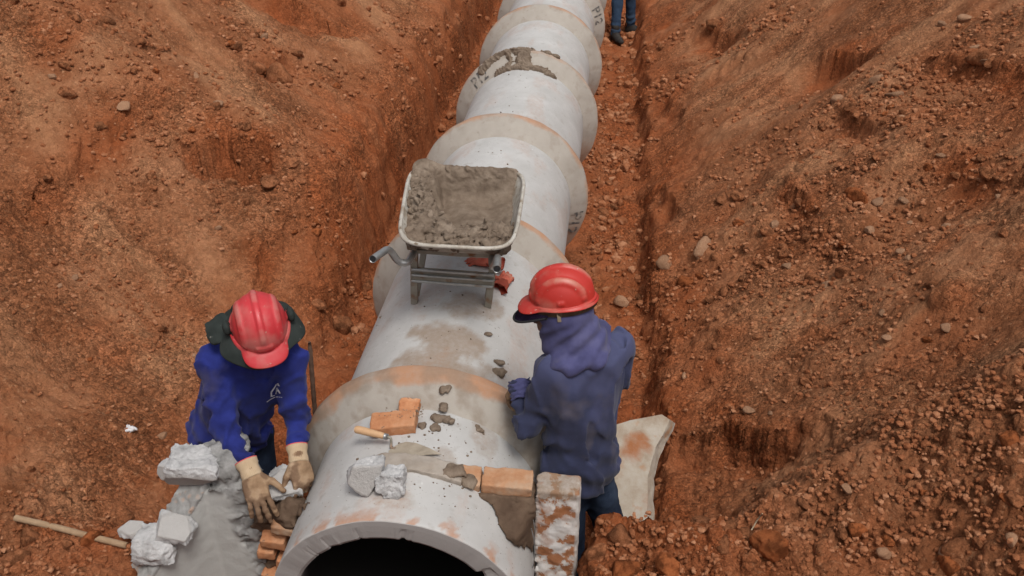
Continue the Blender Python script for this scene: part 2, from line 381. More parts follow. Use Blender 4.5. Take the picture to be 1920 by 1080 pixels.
def granulate(m, scales=(45, 110), dv=0.34, depth=0.011):
    """crumb structure: voronoi grains with their own tone and relief"""
    N, Lk = m.node_tree.nodes, m.node_tree.links; b = N['Principled BSDF']; tc = next(n for n in N if n.type == 'TEX_COORD')
    col = b.inputs['Base Color'].links[0].from_socket; nrm = b.inputs['Normal'].links[0].from_socket
    wp = N.new('ShaderNodeTexNoise'); wp.inputs['Scale'].default_value = 30; Lk.new(tc.outputs['Object'], wp.inputs['Vector'])
    ad = N.new('ShaderNodeVectorMath'); ad.operation = 'MULTIPLY_ADD'; Lk.new(wp.outputs['Color'], ad.inputs[0]); ad.inputs[1].default_value = (.02, .02, .02); Lk.new(tc.outputs['Object'], ad.inputs[2])
    ln = N.new('ShaderNodeTexNoise'); ln.inputs['Scale'].default_value = 1.6; ln.inputs['Detail'].default_value = 4; Lk.new(tc.outputs['Object'], ln.inputs['Vector'])
    lm_ = N.new('ShaderNodeMapRange'); lm_.inputs[1].default_value = 0.40; lm_.inputs[2].default_value = 0.60; lm_.inputs[3].default_value = 0.22; Lk.new(ln.outputs['Fac'], lm_.inputs[0])
    for sc in scales:
        v = N.new('ShaderNodeTexVoronoi'); v.inputs['Scale'].default_value = sc; v.inputs['Randomness'].default_value = 1.0; Lk.new(ad.outputs[0], v.inputs['Vector'])
        sp = N.new('ShaderNodeSeparateColor'); Lk.new(v.outputs['Color'], sp.inputs[0])
        mr = N.new('ShaderNodeMapRange'); mr.inputs[3].default_value = 1 - dv; mr.inputs[4].default_value = 1 + dv; Lk.new(sp.outputs[0], mr.inputs[0])
        hv = N.new('ShaderNodeHueSaturation'); Lk.new(mr.outputs[0], hv.inputs['Value']); Lk.new(col, hv.inputs['Color']); Lk.new(lm_.outputs[0], hv.inputs['Fac']); col = hv.outputs[0]
        mu = N.new('ShaderNodeMath'); mu.operation = 'MULTIPLY_ADD'; Lk.new(v.outputs['Distance'], mu.inputs[0]); mu.inputs[1].default_value = -1.0; Lk.new(sp.outputs[1], mu.inputs[2])
        bp = N.new('ShaderNodeBump'); Lk.new(lm_.outputs[0], bp.inputs['Strength']); bp.inputs['Distance'].default_value = depth * 45 / sc; Lk.new(mu.outputs[0], bp.inputs['Height']); Lk.new(nrm, bp.inputs['Normal']); nrm = bp.outputs[0]
    Lk.new(col, b.inputs['Base Color']); Lk.new(nrm, b.inputs['Normal'])
granulate(M['soil']); granulate(M['clod'], (70,), .25, .008); granulate(M['clod_orange'], (70,), .25, .008)
CONC = [(0.425, 0.42, 0.41), (0.485, 0.48, 0.47), (0.53, 0.525, 0.513)]
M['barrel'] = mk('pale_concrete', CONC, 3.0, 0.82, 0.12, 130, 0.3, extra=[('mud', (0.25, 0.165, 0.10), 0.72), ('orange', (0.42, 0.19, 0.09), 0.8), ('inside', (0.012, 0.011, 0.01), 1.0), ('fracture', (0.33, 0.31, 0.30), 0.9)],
                 fine=[((0.385, 0.375, 0.36), 2.4, 0.48, 0.80), ((0.34, 0.315, 0.29), 16, 0.60, 0.85), ((0.60, 0.60, 0.59), 60, 0.68, 0.76), ((0.25, 0.235, 0.215), 100, 0.655, 0.72)])
M['bell'] = mk('tan_cement', [(0.345, 0.312, 0.272), (0.385, 0.35, 0.308), (0.42, 0.386, 0.342)], 5.0, 0.88, 0.15, 110, 0.25,
               extra=[('orange', (0.44, 0.22, 0.115), 0.85), ('mud', (0.24, 0.19, 0.145), .8)], fine=((0.27, 0.235, 0.20), 22, 0.62, 0.85))
M['rough_conc'] = mk('broken_concrete', [(0.15, 0.147, 0.14), (0.23, 0.226, 0.22), (0.32, 0.316, 0.308)], 22, 0.95, 0.7, 70, 0.2, extra=[('orange', (0.40, 0.20, 0.11), 0.85), ('smooth', (0.40, 0.40, 0.385), 0.92)])
M['pale_chunk'] = mk('pale_broken_concrete', [(0.34, 0.338, 0.338), (0.47, 0.466, 0.466), (0.57, 0.567, 0.567)], 16, 0.95, 0.7, 80, 0.2, extra=[('smooth', (0.42, 0.405, 0.39), 0.9)])
M['wall_face'] = mk('grey_cast_concrete', [(0.15, 0.147, 0.14), (0.24, 0.236, 0.23), (0.33, 0.326, 0.318)], 22, 0.93, 0.3, 60, 0.2, extra=[('orange', (0.42, 0.24, 0.15), 0.85), ('smooth', (0.50, 0.50, 0.48), 0.93)], fine=((0.26, 0.255, 0.245), 5, .55, .8))
M['painted'] = mk('whitewashed_concrete', [(0.34, 0.14, 0.06), (0.40, 0.19, 0.10), (0.62, 0.58, 0.54), (0.70, 0.68, 0.66)], 13, 0.92, 0.4, 60, 0.2, stops=[0.36, 0.46, 0.495, 0.62], extra=[('mud', (0.24, 0.17, 0.115), 0.9), ('orange', (.36, .15, .07), .85), ('pale', (.55, .53, .50), .9)])
M['slab'] = mk('dirty_slab', [(0.29, 0.215, 0.15), (0.41, 0.355, 0.29), (0.47, 0.43, 0.38)], 7, 0.9, 0.25, 70, 0.2, extra=[('orange', (0.33, 0.125, 0.05), 0.95)], fine=((0.40, 0.22, 0.12), 11, 0.58, 0.70))
M['mortar'] = mk('wet_mortar', [(0.12, 0.085, 0.060), (0.185, 0.138, 0.100), (0.25, 0.195, 0.147)], 14, 0.75, 0.5, 60, 0.35)
M['mortar_dry'] = mk('drying_mortar', [(0.29, 0.245, 0.20), (0.345, 0.30, 0.255), (0.39, 0.345, 0.30)], 14, 0.8, 0.25, 60, 0.3)
M['mortar_dark'] = mk('dark_mortar', [(0.075, 0.046, 0.03), (0.115, 0.075, 0.05), (0.16, 0.11, 0.075)], 9, 0.85, 0.4, 45, 0.25)
M['brick'] = mk('fired_brick', [(0.42, 0.17, 0.08), (0.52, 0.24, 0.12), (0.58, 0.31, 0.175)], 18, 0.92, 0.35, 90, 0.15, rand=0.12, fine=((0.2, 0.13, 0.09), 40, 0.66, 0.74))
M['brick_dusty'] = mk('dusty_brick', [(0.36, 0.17, 0.085), (0.42, 0.235, 0.135), (0.42, 0.30, 0.21)], 12, 0.92, 0.35, 90, 0.15, rand=0.12)
M['blue'] = mk('royal_blue_jersey', [(0.013, 0.018, 0.105), (0.019, 0.028, 0.175), (0.028, 0.042, 0.225)], 7, 0.85, 0.25, 220, 0.15, sheen=0.08, dist=0.003, fine=((0.085, 0.08, 0.16), 5, 0.62, 0.82))
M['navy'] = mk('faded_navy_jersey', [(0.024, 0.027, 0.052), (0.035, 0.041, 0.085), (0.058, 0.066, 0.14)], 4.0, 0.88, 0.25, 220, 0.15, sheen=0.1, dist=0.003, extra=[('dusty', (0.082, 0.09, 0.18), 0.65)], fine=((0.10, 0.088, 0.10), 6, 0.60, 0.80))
M['hood'] = mk('faded_blue_hood', [(0.048, 0.048, 0.115), (0.072, 0.073, 0.172), (0.108, 0.108, 0.22)], 7, 0.88, 0.25, 220, 0.15, sheen=0.1, dist=0.003, fine=((0.14, 0.13, 0.15), 8, 0.6, 0.8))
M['jeans'] = mk('dark_jeans', [(0.012, 0.017, 0.032), (0.022, 0.034, 0.062), (0.045, 0.065, 0.105)], 8, 0.9, 0.3, 200, 0.15, dist=0.003)
M['jeans_blue'] = mk('blue_jeans', [(0.018, 0.03, 0.058), (0.032, 0.057, 0.10), (0.06, 0.095, 0.15)], 6, 0.9, 0.3, 200, 0.15, dist=0.003)
M['skin'] = mk('brown_skin', [(0.13, 0.062, 0.036), (0.17, 0.085, 0.05)], 20, 0.6, 0.1, 90, 0.4)
M['helmet'] = mk('red_helmet_plastic', [(0.44, 0.028, 0.020), (0.50, 0.040, 0.030)], 3, 0.42, 0.04, 40, 0.45, fine=[((0.47, 0.18, 0.135), 9, 0.48, 0.82), ((0.48, 0.33, 0.27), 80, 0.69, 0.73)], extra=[('scuff', (0.50, 0.28, 0.20), 0.5)])
M['helmet_pink'] = mk('faded_red_helmet_plastic', [(0.50, 0.032, 0.040), (0.56, 0.048, 0.055)], 3, 0.42, 0.04, 40, 0.45, fine=[((0.49, 0.20, 0.17), 9, 0.48, 0.82), ((0.48, 0.33, 0.27), 80, 0.69, 0.73)], extra=[('scuff', (0.48, 0.25, 0.21), 0.45)])
M['hatcloth'] = mk('charcoal_hat_cloth', [(0.022, 0.028, 0.026), (0.04, 0.048, 0.045)], 10, 0.9, 0.25, 200, 0.15, dist=0.003, fine=((0.19, 0.19, 0.17), 34, 0.68, 0.76))
M['black_trim'] = mk('black_trim', [(0.015, 0.015, 0.017), (0.022, 0.022, 0.024)], 8, 0.7, 0.1, 80, 0.3)
M['purple'] = mk('purple_cap_cloth', [(0.075, 0.05, 0.125), (0.10, 0.07, 0.16)], 8, 0.9, 0.2, 200, 0.1)
M['band'] = mk('beige_band', [(0.25, 0.19, 0.13), (0.33, 0.27, 0.19)], 15, 0.85, 0.2, 90, 0.2)
M['glove'] = mk('dirty_cotton_glove', [(0.22, 0.135, 0.08), (0.33, 0.22, 0.135), (0.43, 0.31, 0.21)], 13, 0.95, 0.6, 300, 0.1, dist=0.003, extra=[('dirt', (0.155, 0.092, 0.058), 0.85)])
M['glove_cuff'] = mk('beige_knit_cuff', [(0.45, 0.33, 0.21), (0.54, 0.42, 0.29)], 20, 0.95, 0.5, 300, 0.1, dist=0.003)
M['pink'] = mk('pink_edging', [(0.6, 0.09, 0.10), (0.65, 0.12, 0.12)], 20, 0.8, 0.1, 100, 0.2)
M['red_glove'] = mk('red_rubber_glove', [(0.46, 0.09, 0.055), (0.56, 0.15, 0.095)], 14, 0.6, 0.2, 60, 0.35, fine=((0.4, 0.24, 0.16), 20, 0.6, 0.78))
M['boot'] = mk('dark_boot', [(0.016, 0.014, 0.014), (0.04, 0.034, 0.03)], 14, 0.75, 0.3, 80, 0.3)
M['steel'] = mk('galvanised_steel', [(0.34, 0.35, 0.35), (0.48, 0.49, 0.49)], 18, 0.42, 0.08, 80, 0.5, metal=0.75, fine=((0.30, 0.19, 0.11), 12, 0.60, 0.76))
M['steel_dirty'] = mk('dirty_steel', [(0.26, 0.235, 0.19), (0.36, 0.34, 0.29)], 12, 0.6, 0.1, 80, 0.4, metal=0.45, fine=((0.24, 0.12, 0.06), 16, 0.56, 0.70))
M['tray'] = mk('cement_crusted_tray', [(0.36, 0.325, 0.27), (0.47, 0.435, 0.38), (0.56, 0.54, 0.49)], 16, 0.65, 0.15, 80, 0.35, metal=0.15, fine=[((0.27, 0.21, 0.15), 12, 0.52, 0.70), ((0.20, 0.15, 0.105), 45, 0.62, 0.70)])
M['rubber'] = mk('black_rubber', [(0.02, 0.02, 0.02), (0.035, 0.033, 0.03)], 14, 0.85, 0.1, 80, 0.3)
M['wood'] = mk('pale_turned_wood', [(0.50, 0.30, 0.16), (0.60, 0.39, 0.225)], 14, 0.6, 0.1, 60, 0.3)
M['stick'] = mk('weathered_stick', [(0.28, 0.18, 0.105), (0.40, 0.28, 0.18)], 18, 0.9, 0.3, 60, 0.2)
M['blade'] = mk('mortar_smeared_blade', [(0.30, 0.25, 0.19), (0.44, 0.38, 0.30)], 14, 0.6, 0.12, 60, 0.4, metal=0.3)
M['rust'] = mk('rusty_bar', [(0.09, 0.05, 0.034), (0.17, 0.105, 0.075)], 24, 0.9, 0.4, 90, 0.2)
M['stencil'] = mk('black_stencil_ink', [(0.075, 0.072, 0.072), (0.13, 0.122, 0.115)], 30, 0.9, 0.0, 60, 0.2, fine=((0.36, 0.32, 0.275), 24, 0.46, 0.62))
M['logo'] = mk('white_print', [(0.5, 0.5, 0.56), (0.62, 0.62, 0.66)], 30, 0.85, 0.0, 60, 0.2)
M['litter'] = mk('crumpled_paper', [(0.55, 0.54, 0.55), (0.68, 0.67, 0.68)], 40, 0.8, 0.1, 60, 0.2)
M['straw'] = mk('dry_straw', [(0.45, 0.36, 0.24), (0.55, 0.46, 0.33)], 30, 0.9, 0.0, 60, 0.2)

# ------------------------------------------------------------------ ground
NR, NC = 760, 900
ys = [-5.9]
while ys[-1] < 12.5:
    ys.append(ys[-1] + (0.0068 + 0.0031 * max(0, ys[-1] + 3.3) if ys[-1] > -3.35 else 0.035))
ys = np.array(ys + list(12.5 + 0.3 * 1.28 ** np.arange(1, 19)))
ys = np.concatenate([-5.9 - 0.3 * 1.35 ** np.arange(14, 0, -1), ys])
us = np.linspace(-1, 1, NC); us = np.concatenate([-1 - 0.02 * 1.45 ** np.arange(14, 0, -1), us, 1 + 0.02 * 1.45 ** np.arange(1, 15)])
wid = 2.5 + 0.62 * np.clip(ys + 3.3, 0, 16)
X = 0.05 + us[None, :] * wid[:, None]; Y = np.repeat(ys[:, None], len(us), 1)
Z, FR = terrain(X, Y)
FR = np.clip(FR + 0.55 * sst(0.15, 0.55, fbm2(X * 1.1 + 3, Y * 1.1 + 50, 4)), 0, 1) * (0.7 + 0.3 * n2(X * 5, Y * 5))
nr, nc = X.shape
idx = np.arange(nr * nc).reshape(nr, nc)
F = np.stack([idx[:-1, :-1], idx[:-1, 1:], idx[1:, 1:], idx[1:, :-1]], -1).reshape(-1, 4)
G_ = np.stack([X, Y, Z], -1)
tx = np.gradient(G_, axis=1); ty = np.gradient(G_, axis=0); NN = np.cross(tx, ty); NN /= np.linalg.norm(NN, axis=-1)[..., None]
vis = (np.abs(X) < 6) & (Y > -4.2) & (Y < 11); p_ = G_[vis]
steep = 1 - NN[..., 2][vis]; spoil_ = sst(-2.2, -2.7, p_[:, 1]) * sst(.5, .7, np.abs(p_[:, 0]))
amp = 0.40 + 0.60 * sst(-0.25, 0.35, n3(p_[:, 0] * 1.3 + 5, p_[:, 1] * 1.3, p_[:, 2] * 1.3)) + 0.6 * sst(.25, .6, steep) + 0.5 * spoil_
b1_ = n3(p_[:, 0] * 6, p_[:, 1] * 6, p_[:, 2] * 6); b2_ = np.abs(n3(p_[:, 0] * 13 + 9, p_[:, 1] * 13, p_[:, 2] * 13)); b3_ = np.abs(n3(p_[:, 0] * 27, p_[:, 1] * 27 + 4, p_[:, 2] * 27)); b4_ = n3(p_[:, 0] * 52, p_[:, 1] * 52, p_[:, 2] * 52 + 8)
dn = amp * (0.024 * b1_ + 0.030 * (b2_ - .25) + 0.011 * (b3_ - .25) + 0.003 * b4_)
gap = np.clip(np.abs(p_[:, 0]) - 0.0, 0, 1) * 0 + 1
dn = np.minimum(dn, 0.05)
fall = np.exp(-np.maximum(np.abs(p_[:, 0]) - 4.5, 0) * 2)
G_[vis] += NN[vis] * (dn * fall)[:, None]
me = mesh_np('ground', G_.reshape(-1, 3), F); attr(me, 'fresh', FR.ravel()); attr(me, 'dust', (sst(-.15, .75, streak(X, Y) + 0.5 * n2(X * .9, Y * .9 + 30)) * (1 - .8 * FR) * sst(1.2, 1.6, np.abs(X)) * sst(-2.9, -2.3, Y)).ravel()); attr(me, 'damp', (sst(.1, .7, -streak(X, Y) - .5 * n2(X * .9, Y * .9 + 30)) * 0.8).ravel())
ground = tag(link('ground', me, M['soil']), 'red soil trench floor and sloping excavated banks', 'ground', kind='structure')
def tz(x, y): return float(terrain(np.array([float(x)]), np.array([float(y)]))[0][0])

# ------------------------------------------------------------------ stones, clods, gravel
def ico(sub):
    bm = bmesh.new(); bmesh.ops.create_icosphere(bm, subdivisions=sub, radius=1.0)
    V = np.array([v.co[:] for v in bm.verts]); F_ = np.array([[v.index for v in f.verts] for f in bm.faces]); bm.free(); return V, F_
rng = np.random.default_rng(5)
def rock_verts(V, seed, rough=0.32, flat=0.75, cuts=3):
    r_ = np.random.default_rng(seed); o = r_.uniform(-50, 50, 3)
    d = 1 + rough * fbm3(V * 0.8 + o, 1.1, 3); W = V * d[:, None]
    for _ in range(cuts):
        n = r_.normal(size=3); n /= np.linalg.norm(n); h = r_.uniform(0.55, 0.85); q = W @ n - h
        W = W - np.where(q > 0, q, 0)[:, None] * n * 0.9
    return W * np.array([1.0, r_.uniform(0.7, 0.95), flat * r_.uniform(0.8, 1.1)])
V3, F3 = ico(3); V1, F1 = ico(2); V0, F0 = ico(1)
ROCKS = [mesh_np('stone_shape', rock_verts(V3, 100 + i, cuts=6 if i % 2 else 3, rough=0.3 if i % 2 else 0.42), F3, smooth=(i % 2 == 0)) for i in range(10)]
STONE_M = {0: 'clod', 1: 'pale_stone', 2: 'clod_orange'}
RK = {(i, t): None for i in range(10) for t in (0, 1, 2)}
def region(x, y):
    if y < -2.45 and x > 0.6: return 'on the spoil heap by the whitewashed stub'
    if y < -2.45: return 'on the spoil heap by the wooden stick'
    if -1.15 < x < 1.03: return 'on the trench floor beside the pipes'
    s_ = 'level with the wheelbarrow' if -1.2 < y < 1.0 else ('nearest the workers' if y <= -1.2 else 'beyond the wheelbarrow')
    return ('on the right bank ' if x > 0 else 'on the left bank ') + s_
def stone(x, y, r, t, name=None):
    i = int(rng.integers(10))
    if RK[(i, t)] is None:
        m_ = ROCKS[i].copy(); m_.materials.clear(); m_.materials.append(M[STONE_M[t]]); RK[(i, t)] = m_
    nm = 'stone' if t == 1 else 'soil_clod'
    o = link(nm, RK[(i, t)], None); z = tz(x, y)
    o.location = (x, y, z + r * 0.12); o.scale = (r, r * rng.uniform(.8, 1.1), r * rng.uniform(.75, 1.05)); o.rotation_euler = (rng.uniform(-.5, .5), rng.uniform(-.5, .5), rng.uniform(0, 6.3))
    reg = region(x, y); wd = {0: 'brown clod of soil', 1: 'pale grey stone', 2: 'orange clod of soil'}[t]
    tag(o, f'loose {wd} {reg}', 'stone' if t == 1 else 'clod', f'{wd}: {reg}')
    return o
BIG = [(1.15, 0.24, 0.072, 1), (1.4, 0.19, 0.085, 1), (0.87, 0.13, 0.065, 1), (1.29, -0.05, 0.061, 2), (1.37, -0.06, 0.046, 2), (1.8, 0.07, 0.067, 0), (1.94, 0.0, 0.038, 0), (1.99, 0.18, 0.046, 0), (1.85, -0.24, 0.047, 0), (1.96, -0.58, 0.048, 0), (2.01, -0.72, 0.034, 1), (2.11, -0.68, 0.074, 0), (2.28, -0.03, 0.084, 2), (2.35, -0.48, 0.047, 0), (2.37, -0.74, 0.036, 1), (1.74, -0.23, 0.037, 0), (1.66, 0.0, 0.039, 0), (1.67, 0.69, 0.058, 0), (1.57, 0.76, 0.07, 0), (2.43, 1.49, 0.061, 1), (2.74, 1.16, 0.065, 1), (2.67, 0.67, 0.047, 0), (3.21, 1.06, 0.081, 0), (3.24, 0.92, 0.054, 0), (2.75, 0.06, 0.036, 1), (2.37, -1.55, 0.028, 1), (2.14, -1.48, 0.032, 1), (0.71, 1.64, 0.069, 0), (0.8, 1.72, 0.051, 0), (0.75, 2.16, 0.049, 0), (-1.04, -0.37, 0.096, 0), (-1.15, -0.46, 0.054, 0), (-0.99, 0.18, 0.047, 0), (-1.47, 0.26, 0.046, 0), (-1.59, 0.1, 0.076, 0), (-1.86, 0.13, 0.057, 0), (-2.5, 0.07, 0.05, 1), (-2.8, -0.05, 0.071, 0), (-2.86, 0.72, 0.054, 0), (-2.9, 0.0, 0.032, 1), (-1.95, 1.49, 0.131, 0), (-2.1, 1.46, 0.087, 0), (-2.3, 1.51, 0.052, 2), (-1.96, 1.96, 0.069, 0), (-2.01, 0.44, 0.042, 1), (-2.29, 0.34, 0.038, 0), (-2.39, 0.16, 0.037, 0), (-1.66, -1.23, 0.022, 1), (-1.98, 3.44, 0.079, 0), (-2.21, 3.36, 0.078, 0), (1.39, -2.9, 0.078, 2), (1.69, -2.88, 0.039, 2), (1.64, -2.88, 0.036, 0), (1.48, -2.74, 0.06, 0), (1.52, -2.75, 0.029, 0), (1.16, -2.78, 0.068, 0), (1.02, -2.79, 0.044, 0), (0.84, -2.84, 0.050, 0), (0.75, -2.89, 0.048, 0), (0.85, -2.98, 0.071, 2), (1.01, -2.99, 0.06, 2), (1.21, -2.91, 0.04, 0), (1.31, -2.83, 0.035, 0), (1.25, -2.81, 0.035, 0), (1.65, -2.6, 0.023, 0), (2.17, -2.75, 0.042, 2), (2.06, -2.63, 0.03, 0), (1.79, -2.93, 0.027, 2), (1.76, -2.98, 0.029, 1), (1.95, -3.02, 0.032, 1), (2.03, -3.04, 0.026, 0), (2.1, -3.09, 0.027, 1), (2.14, -2.96, 0.033, 0), (1.95, -3.06, 0.046, 2), (1.06, -1.84, 0.036, 0), (1.07, -1.81, 0.028, 0), (-1.54, -3.0, 0.043, 0), (-1.55, -3.11, 0.064, 0), (-1.37, -3.02, 0.032, 0), (-1.30, -2.97, 0.048, 2), (-1.26, -3.11, 0.027, 0), (1.99, -0.72, 0.034, 0), (1.45, -0.65, 0.039, 0), (2.72, -1.08, 0.035, 0), (2.9, -0.31, 0.062, 0), (2.94, -0.41, 0.039, 0), (2.3, -1.56, 0.029, 2), (1.79, -1.5, 0.033, 0), (1.61, -1.02, 0.033, 0), (2.52, -0.16, 0.029, 1), (2.58, -0.36, 0.032, 0), (2.7, -0.45, 0.034, 0), (2.43, 0.28, 0.035, 0), (2.31, 1.29, 0.048, 0), (2.49, 1.11, 0.051, 0), (1.83, 4.93, 0.089, 0), (3.33, 1.83, 0.052, 1), (3.22, 1.93, 0.045, 1), (1.01, 0.26, 0.047, 0), (1.45, 0.33, 0.056, 0), (1.28, 5.08, 0.061, 0)]
for b_ in BIG: stone(*b_)
CLU = [(-2.54, 0.14, 0.5, 9), (-2.7, 0.13, 0.29, 6), (-2.13, 0.3, 0.26, 5), (-2.02, 1.72, 0.27, 5), (-3.17, 0.44, 0.29, 4), (1.68, 0.2, 0.4, 10), (2.08, -0.53, 0.25, 9), (1.46, -0.18, 0.24, 7), (2.47, 1.26, 0.24, 6), (2.7, 0.64, 0.21, 6), (3.17, 1.04, 0.26, 6), (2.89, -0.25, 0.22, 5), (2.52, -0.25, 0.29, 7), (2.17, -1.26, 0.33, 6), (1.36, -1.13, 0.3, 5), (1.49, -1.72, 0.16, 3), (2.0, -1.94, 0.15, 3), (1.9, -2.98, 0.30, 11), (1.21, -2.88, 0.26, 11), (2.1, -2.75, 0.23, 7), (-1.42, -3.05, 0.14, 6), (-1.89, -1.18, 0.26, 5), (-1.7, -2.12, 0.25, 6), (0.83, 0.97, 0.10, 4), (0.78, 2.75, 0.12, 5), (-1.08, -0.04, 0.10, 3), (-2.53, -0.93, 0.26, 4), (-1.89, 0.02, 0.27, 4), (0.95, -1.74, 0.06, 2)]
for (cx, cy, sg, n) in CLU:
    for _ in range(n):
        x, y = cx + rng.normal() * sg, cy + rng.normal() * sg * 0.8
        if abs(x) < 0.66 or (x > 0 and y < -2.6 and x < 0.72) or (-1.15 < x < .6 and y < -2.3): continue
        dist = math.hypot(y + 5.4, 2.6)
        stone(x, y, dist * rng.uniform(0.0036, 0.0078), int(rng.choice([0, 0, 0, 2, 1])))
_grp = {}
for o in COL.objects:
    if o.get('category') in ('stone', 'clod'): _grp.setdefault(o['group'], []).append(o)
for g_, os_ in _grp.items():
    os_.sort(key=lambda o: -o.scale.x); wd, reg = g_.split(': ', 1)
    if len(os_) > 1:
        os_[0]['label'] = f'largest {wd} {reg}'
        for o in os_[1:]: o['label'] = f'smaller {wd} {reg}'
# uncountable gravel: small broken lumps, one object
GV, GF, base = [], [], 0
protos = [rock_verts(V0, 300 + i, 0.35, 0.8, 2) for i in range(8)]
tot = sum(c[3] for c in CLU)
def scat(n, fn): return [fn() for _ in range(n)]
PTS = []
for (cx, cy, sg, n) in CLU:
    k = int(5200 * n / tot); xs_ = cx + rng.normal(size=k) * sg * 1.15; ys_ = cy + rng.normal(size=k) * sg * 0.95
    PTS.append(np.stack([xs_, ys_, 0.0022 * np.hypot(ys_ + 5.4, 2.6) * rng.uniform(0.5, 1.6, k)], -1))
k = 34000; xs_ = rng.uniform(-4.2, 4.2, k); ys_ = -3.2 + 9 * rng.uniform(0, 1, k) ** 1.5
kp = rng.uniform(size=k) < np.clip(0.04 + 1.2 * sst(0.0, .6, n2(xs_ * 1.2 + 9, ys_ * 1.2) - .4 * streak(xs_, ys_)), 0, 1); xs_ = xs_[kp]; ys_ = ys_[kp]; k = len(xs_)
PTS.append(np.stack([xs_, ys_, 0.00135 * np.hypot(ys_ + 5.4, 2.6) * rng.uniform(0.35, 1.9, k) ** 1.6], -1))
k = 600; xs_ = np.where(rng.uniform(size=k) < .7, rng.uniform(0.55, 1.02, k), rng.uniform(-1.15, -.6, k)); ys_ = rng.uniform(-2.2, 8, k)
PTS.append(np.stack([xs_, ys_, 0.003 * np.hypot(ys_ + 5.4, 2.6) * rng.uniform(0.35, 1.7, k) ** 1.5], -1))
k = 4200; xs_ = rng.uniform(0.7, 2.7, k); ys_ = rng.uniform(-3.35, -2.3, k)
PTS.append(np.stack([xs_, ys_, 0.0085 * rng.uniform(0.4, 1.6, k) ** 1.5], -1))
k = 700; xs_ = rng.uniform(-2.0, -1.12, k); ys_ = rng.uniform(-3.3, -2.6, k)
PTS.append(np.stack([xs_, ys_, 0.0075 * rng.uniform(0.4, 1.6, k) ** 1.5], -1))
PTS = np.concatenate(PTS)
ok = (np.abs(PTS[:, 0]) > 0.52) & ~((PTS[:, 0] > 0) & (PTS[:, 0] < 0.71) & (PTS[:, 1] < -2.5)) & ~((PTS[:, 0] > -1.12) & (PTS[:, 0] < 0) & (PTS[:, 1] < -2.4)) & (PTS[:, 1] > -3.6)
PTS = PTS[ok]; pz, _ = terrain(PTS[:, 0], PTS[:, 1])
for i in range(8):
    q = PTS[i::8]; qz = pz[i::8]; n = len(q); a = rng.uniform(0, 6.28, n); c_, s_ = np.cos(a), np.sin(a)
    W = protos[i][None] * q[:, 2][:, None, None] * rng.uniform(0.75, 1.25, (n, 1, 3))
    Wx = W[..., 0] * c_[:, None] - W[..., 1] * s_[:, None] + q[:, 0][:, None]; Wy = W[..., 0] * s_[:, None] + W[..., 1] * c_[:, None] + q[:, 1][:, None]
    Wz = W[..., 2] + (qz + q[:, 2] * 0.25)[:, None]
    GV.append(np.stack([Wx, Wy, Wz], -1).reshape(-1, 3)); GF.append((F0[None] + (np.arange(n) * len(V0))[:, None, None]).reshape(-1, 3) + base); base += n * len(V0)
gme = mesh_np('gravel', np.concatenate(GV), np.concatenate(GF), smooth=False)
tag(link('gravel', gme, M['gravel']), 'loose red gravel and crumbs of soil over the banks', 'gravel', kind='stuff')

# ------------------------------------------------------------------ concrete pipe line
PL, Y0, RB = 1.486, -2.376, 0.619
def rev_grid(prof, nth, fn=None):
    """surface of revolution about Y: prof = [(r, y)]; fn(theta, i, r, y) -> r, y"""
    th = np.linspace(0, 2 * np.pi, nth, endpoint=False); V = []
    for i, (r, y) in enumerate(prof):
        rr, yy = np.full(nth, r), np.full(nth, float(y))
        if fn is not None: rr, yy = fn(th, i, rr, yy)
        V.append(np.stack([rr * np.cos(th), yy, rr * np.sin(th)], -1))
    V = np.concatenate(V); n = len(prof); I = np.arange(n * nth).reshape(n, nth); J = np.roll(I, -1, 1)
    F_ = np.stack([I[:-1], I[1:], J[1:], J[:-1]], -1).reshape(-1, 4); return V, F_
def bell_profile():
    return [(0.499, -0.112), (0.5012, -0.108), (0.520, -0.091), (0.545, -0.069), (0.575, -0.043), (0.600, -0.021), (0.615, -0.008), (0.6195, -0.003), (0.620, 0.002), (0.620, 0.034), (0.616, 0.038), (0.57, 0.036), (0.508, 0.030)]
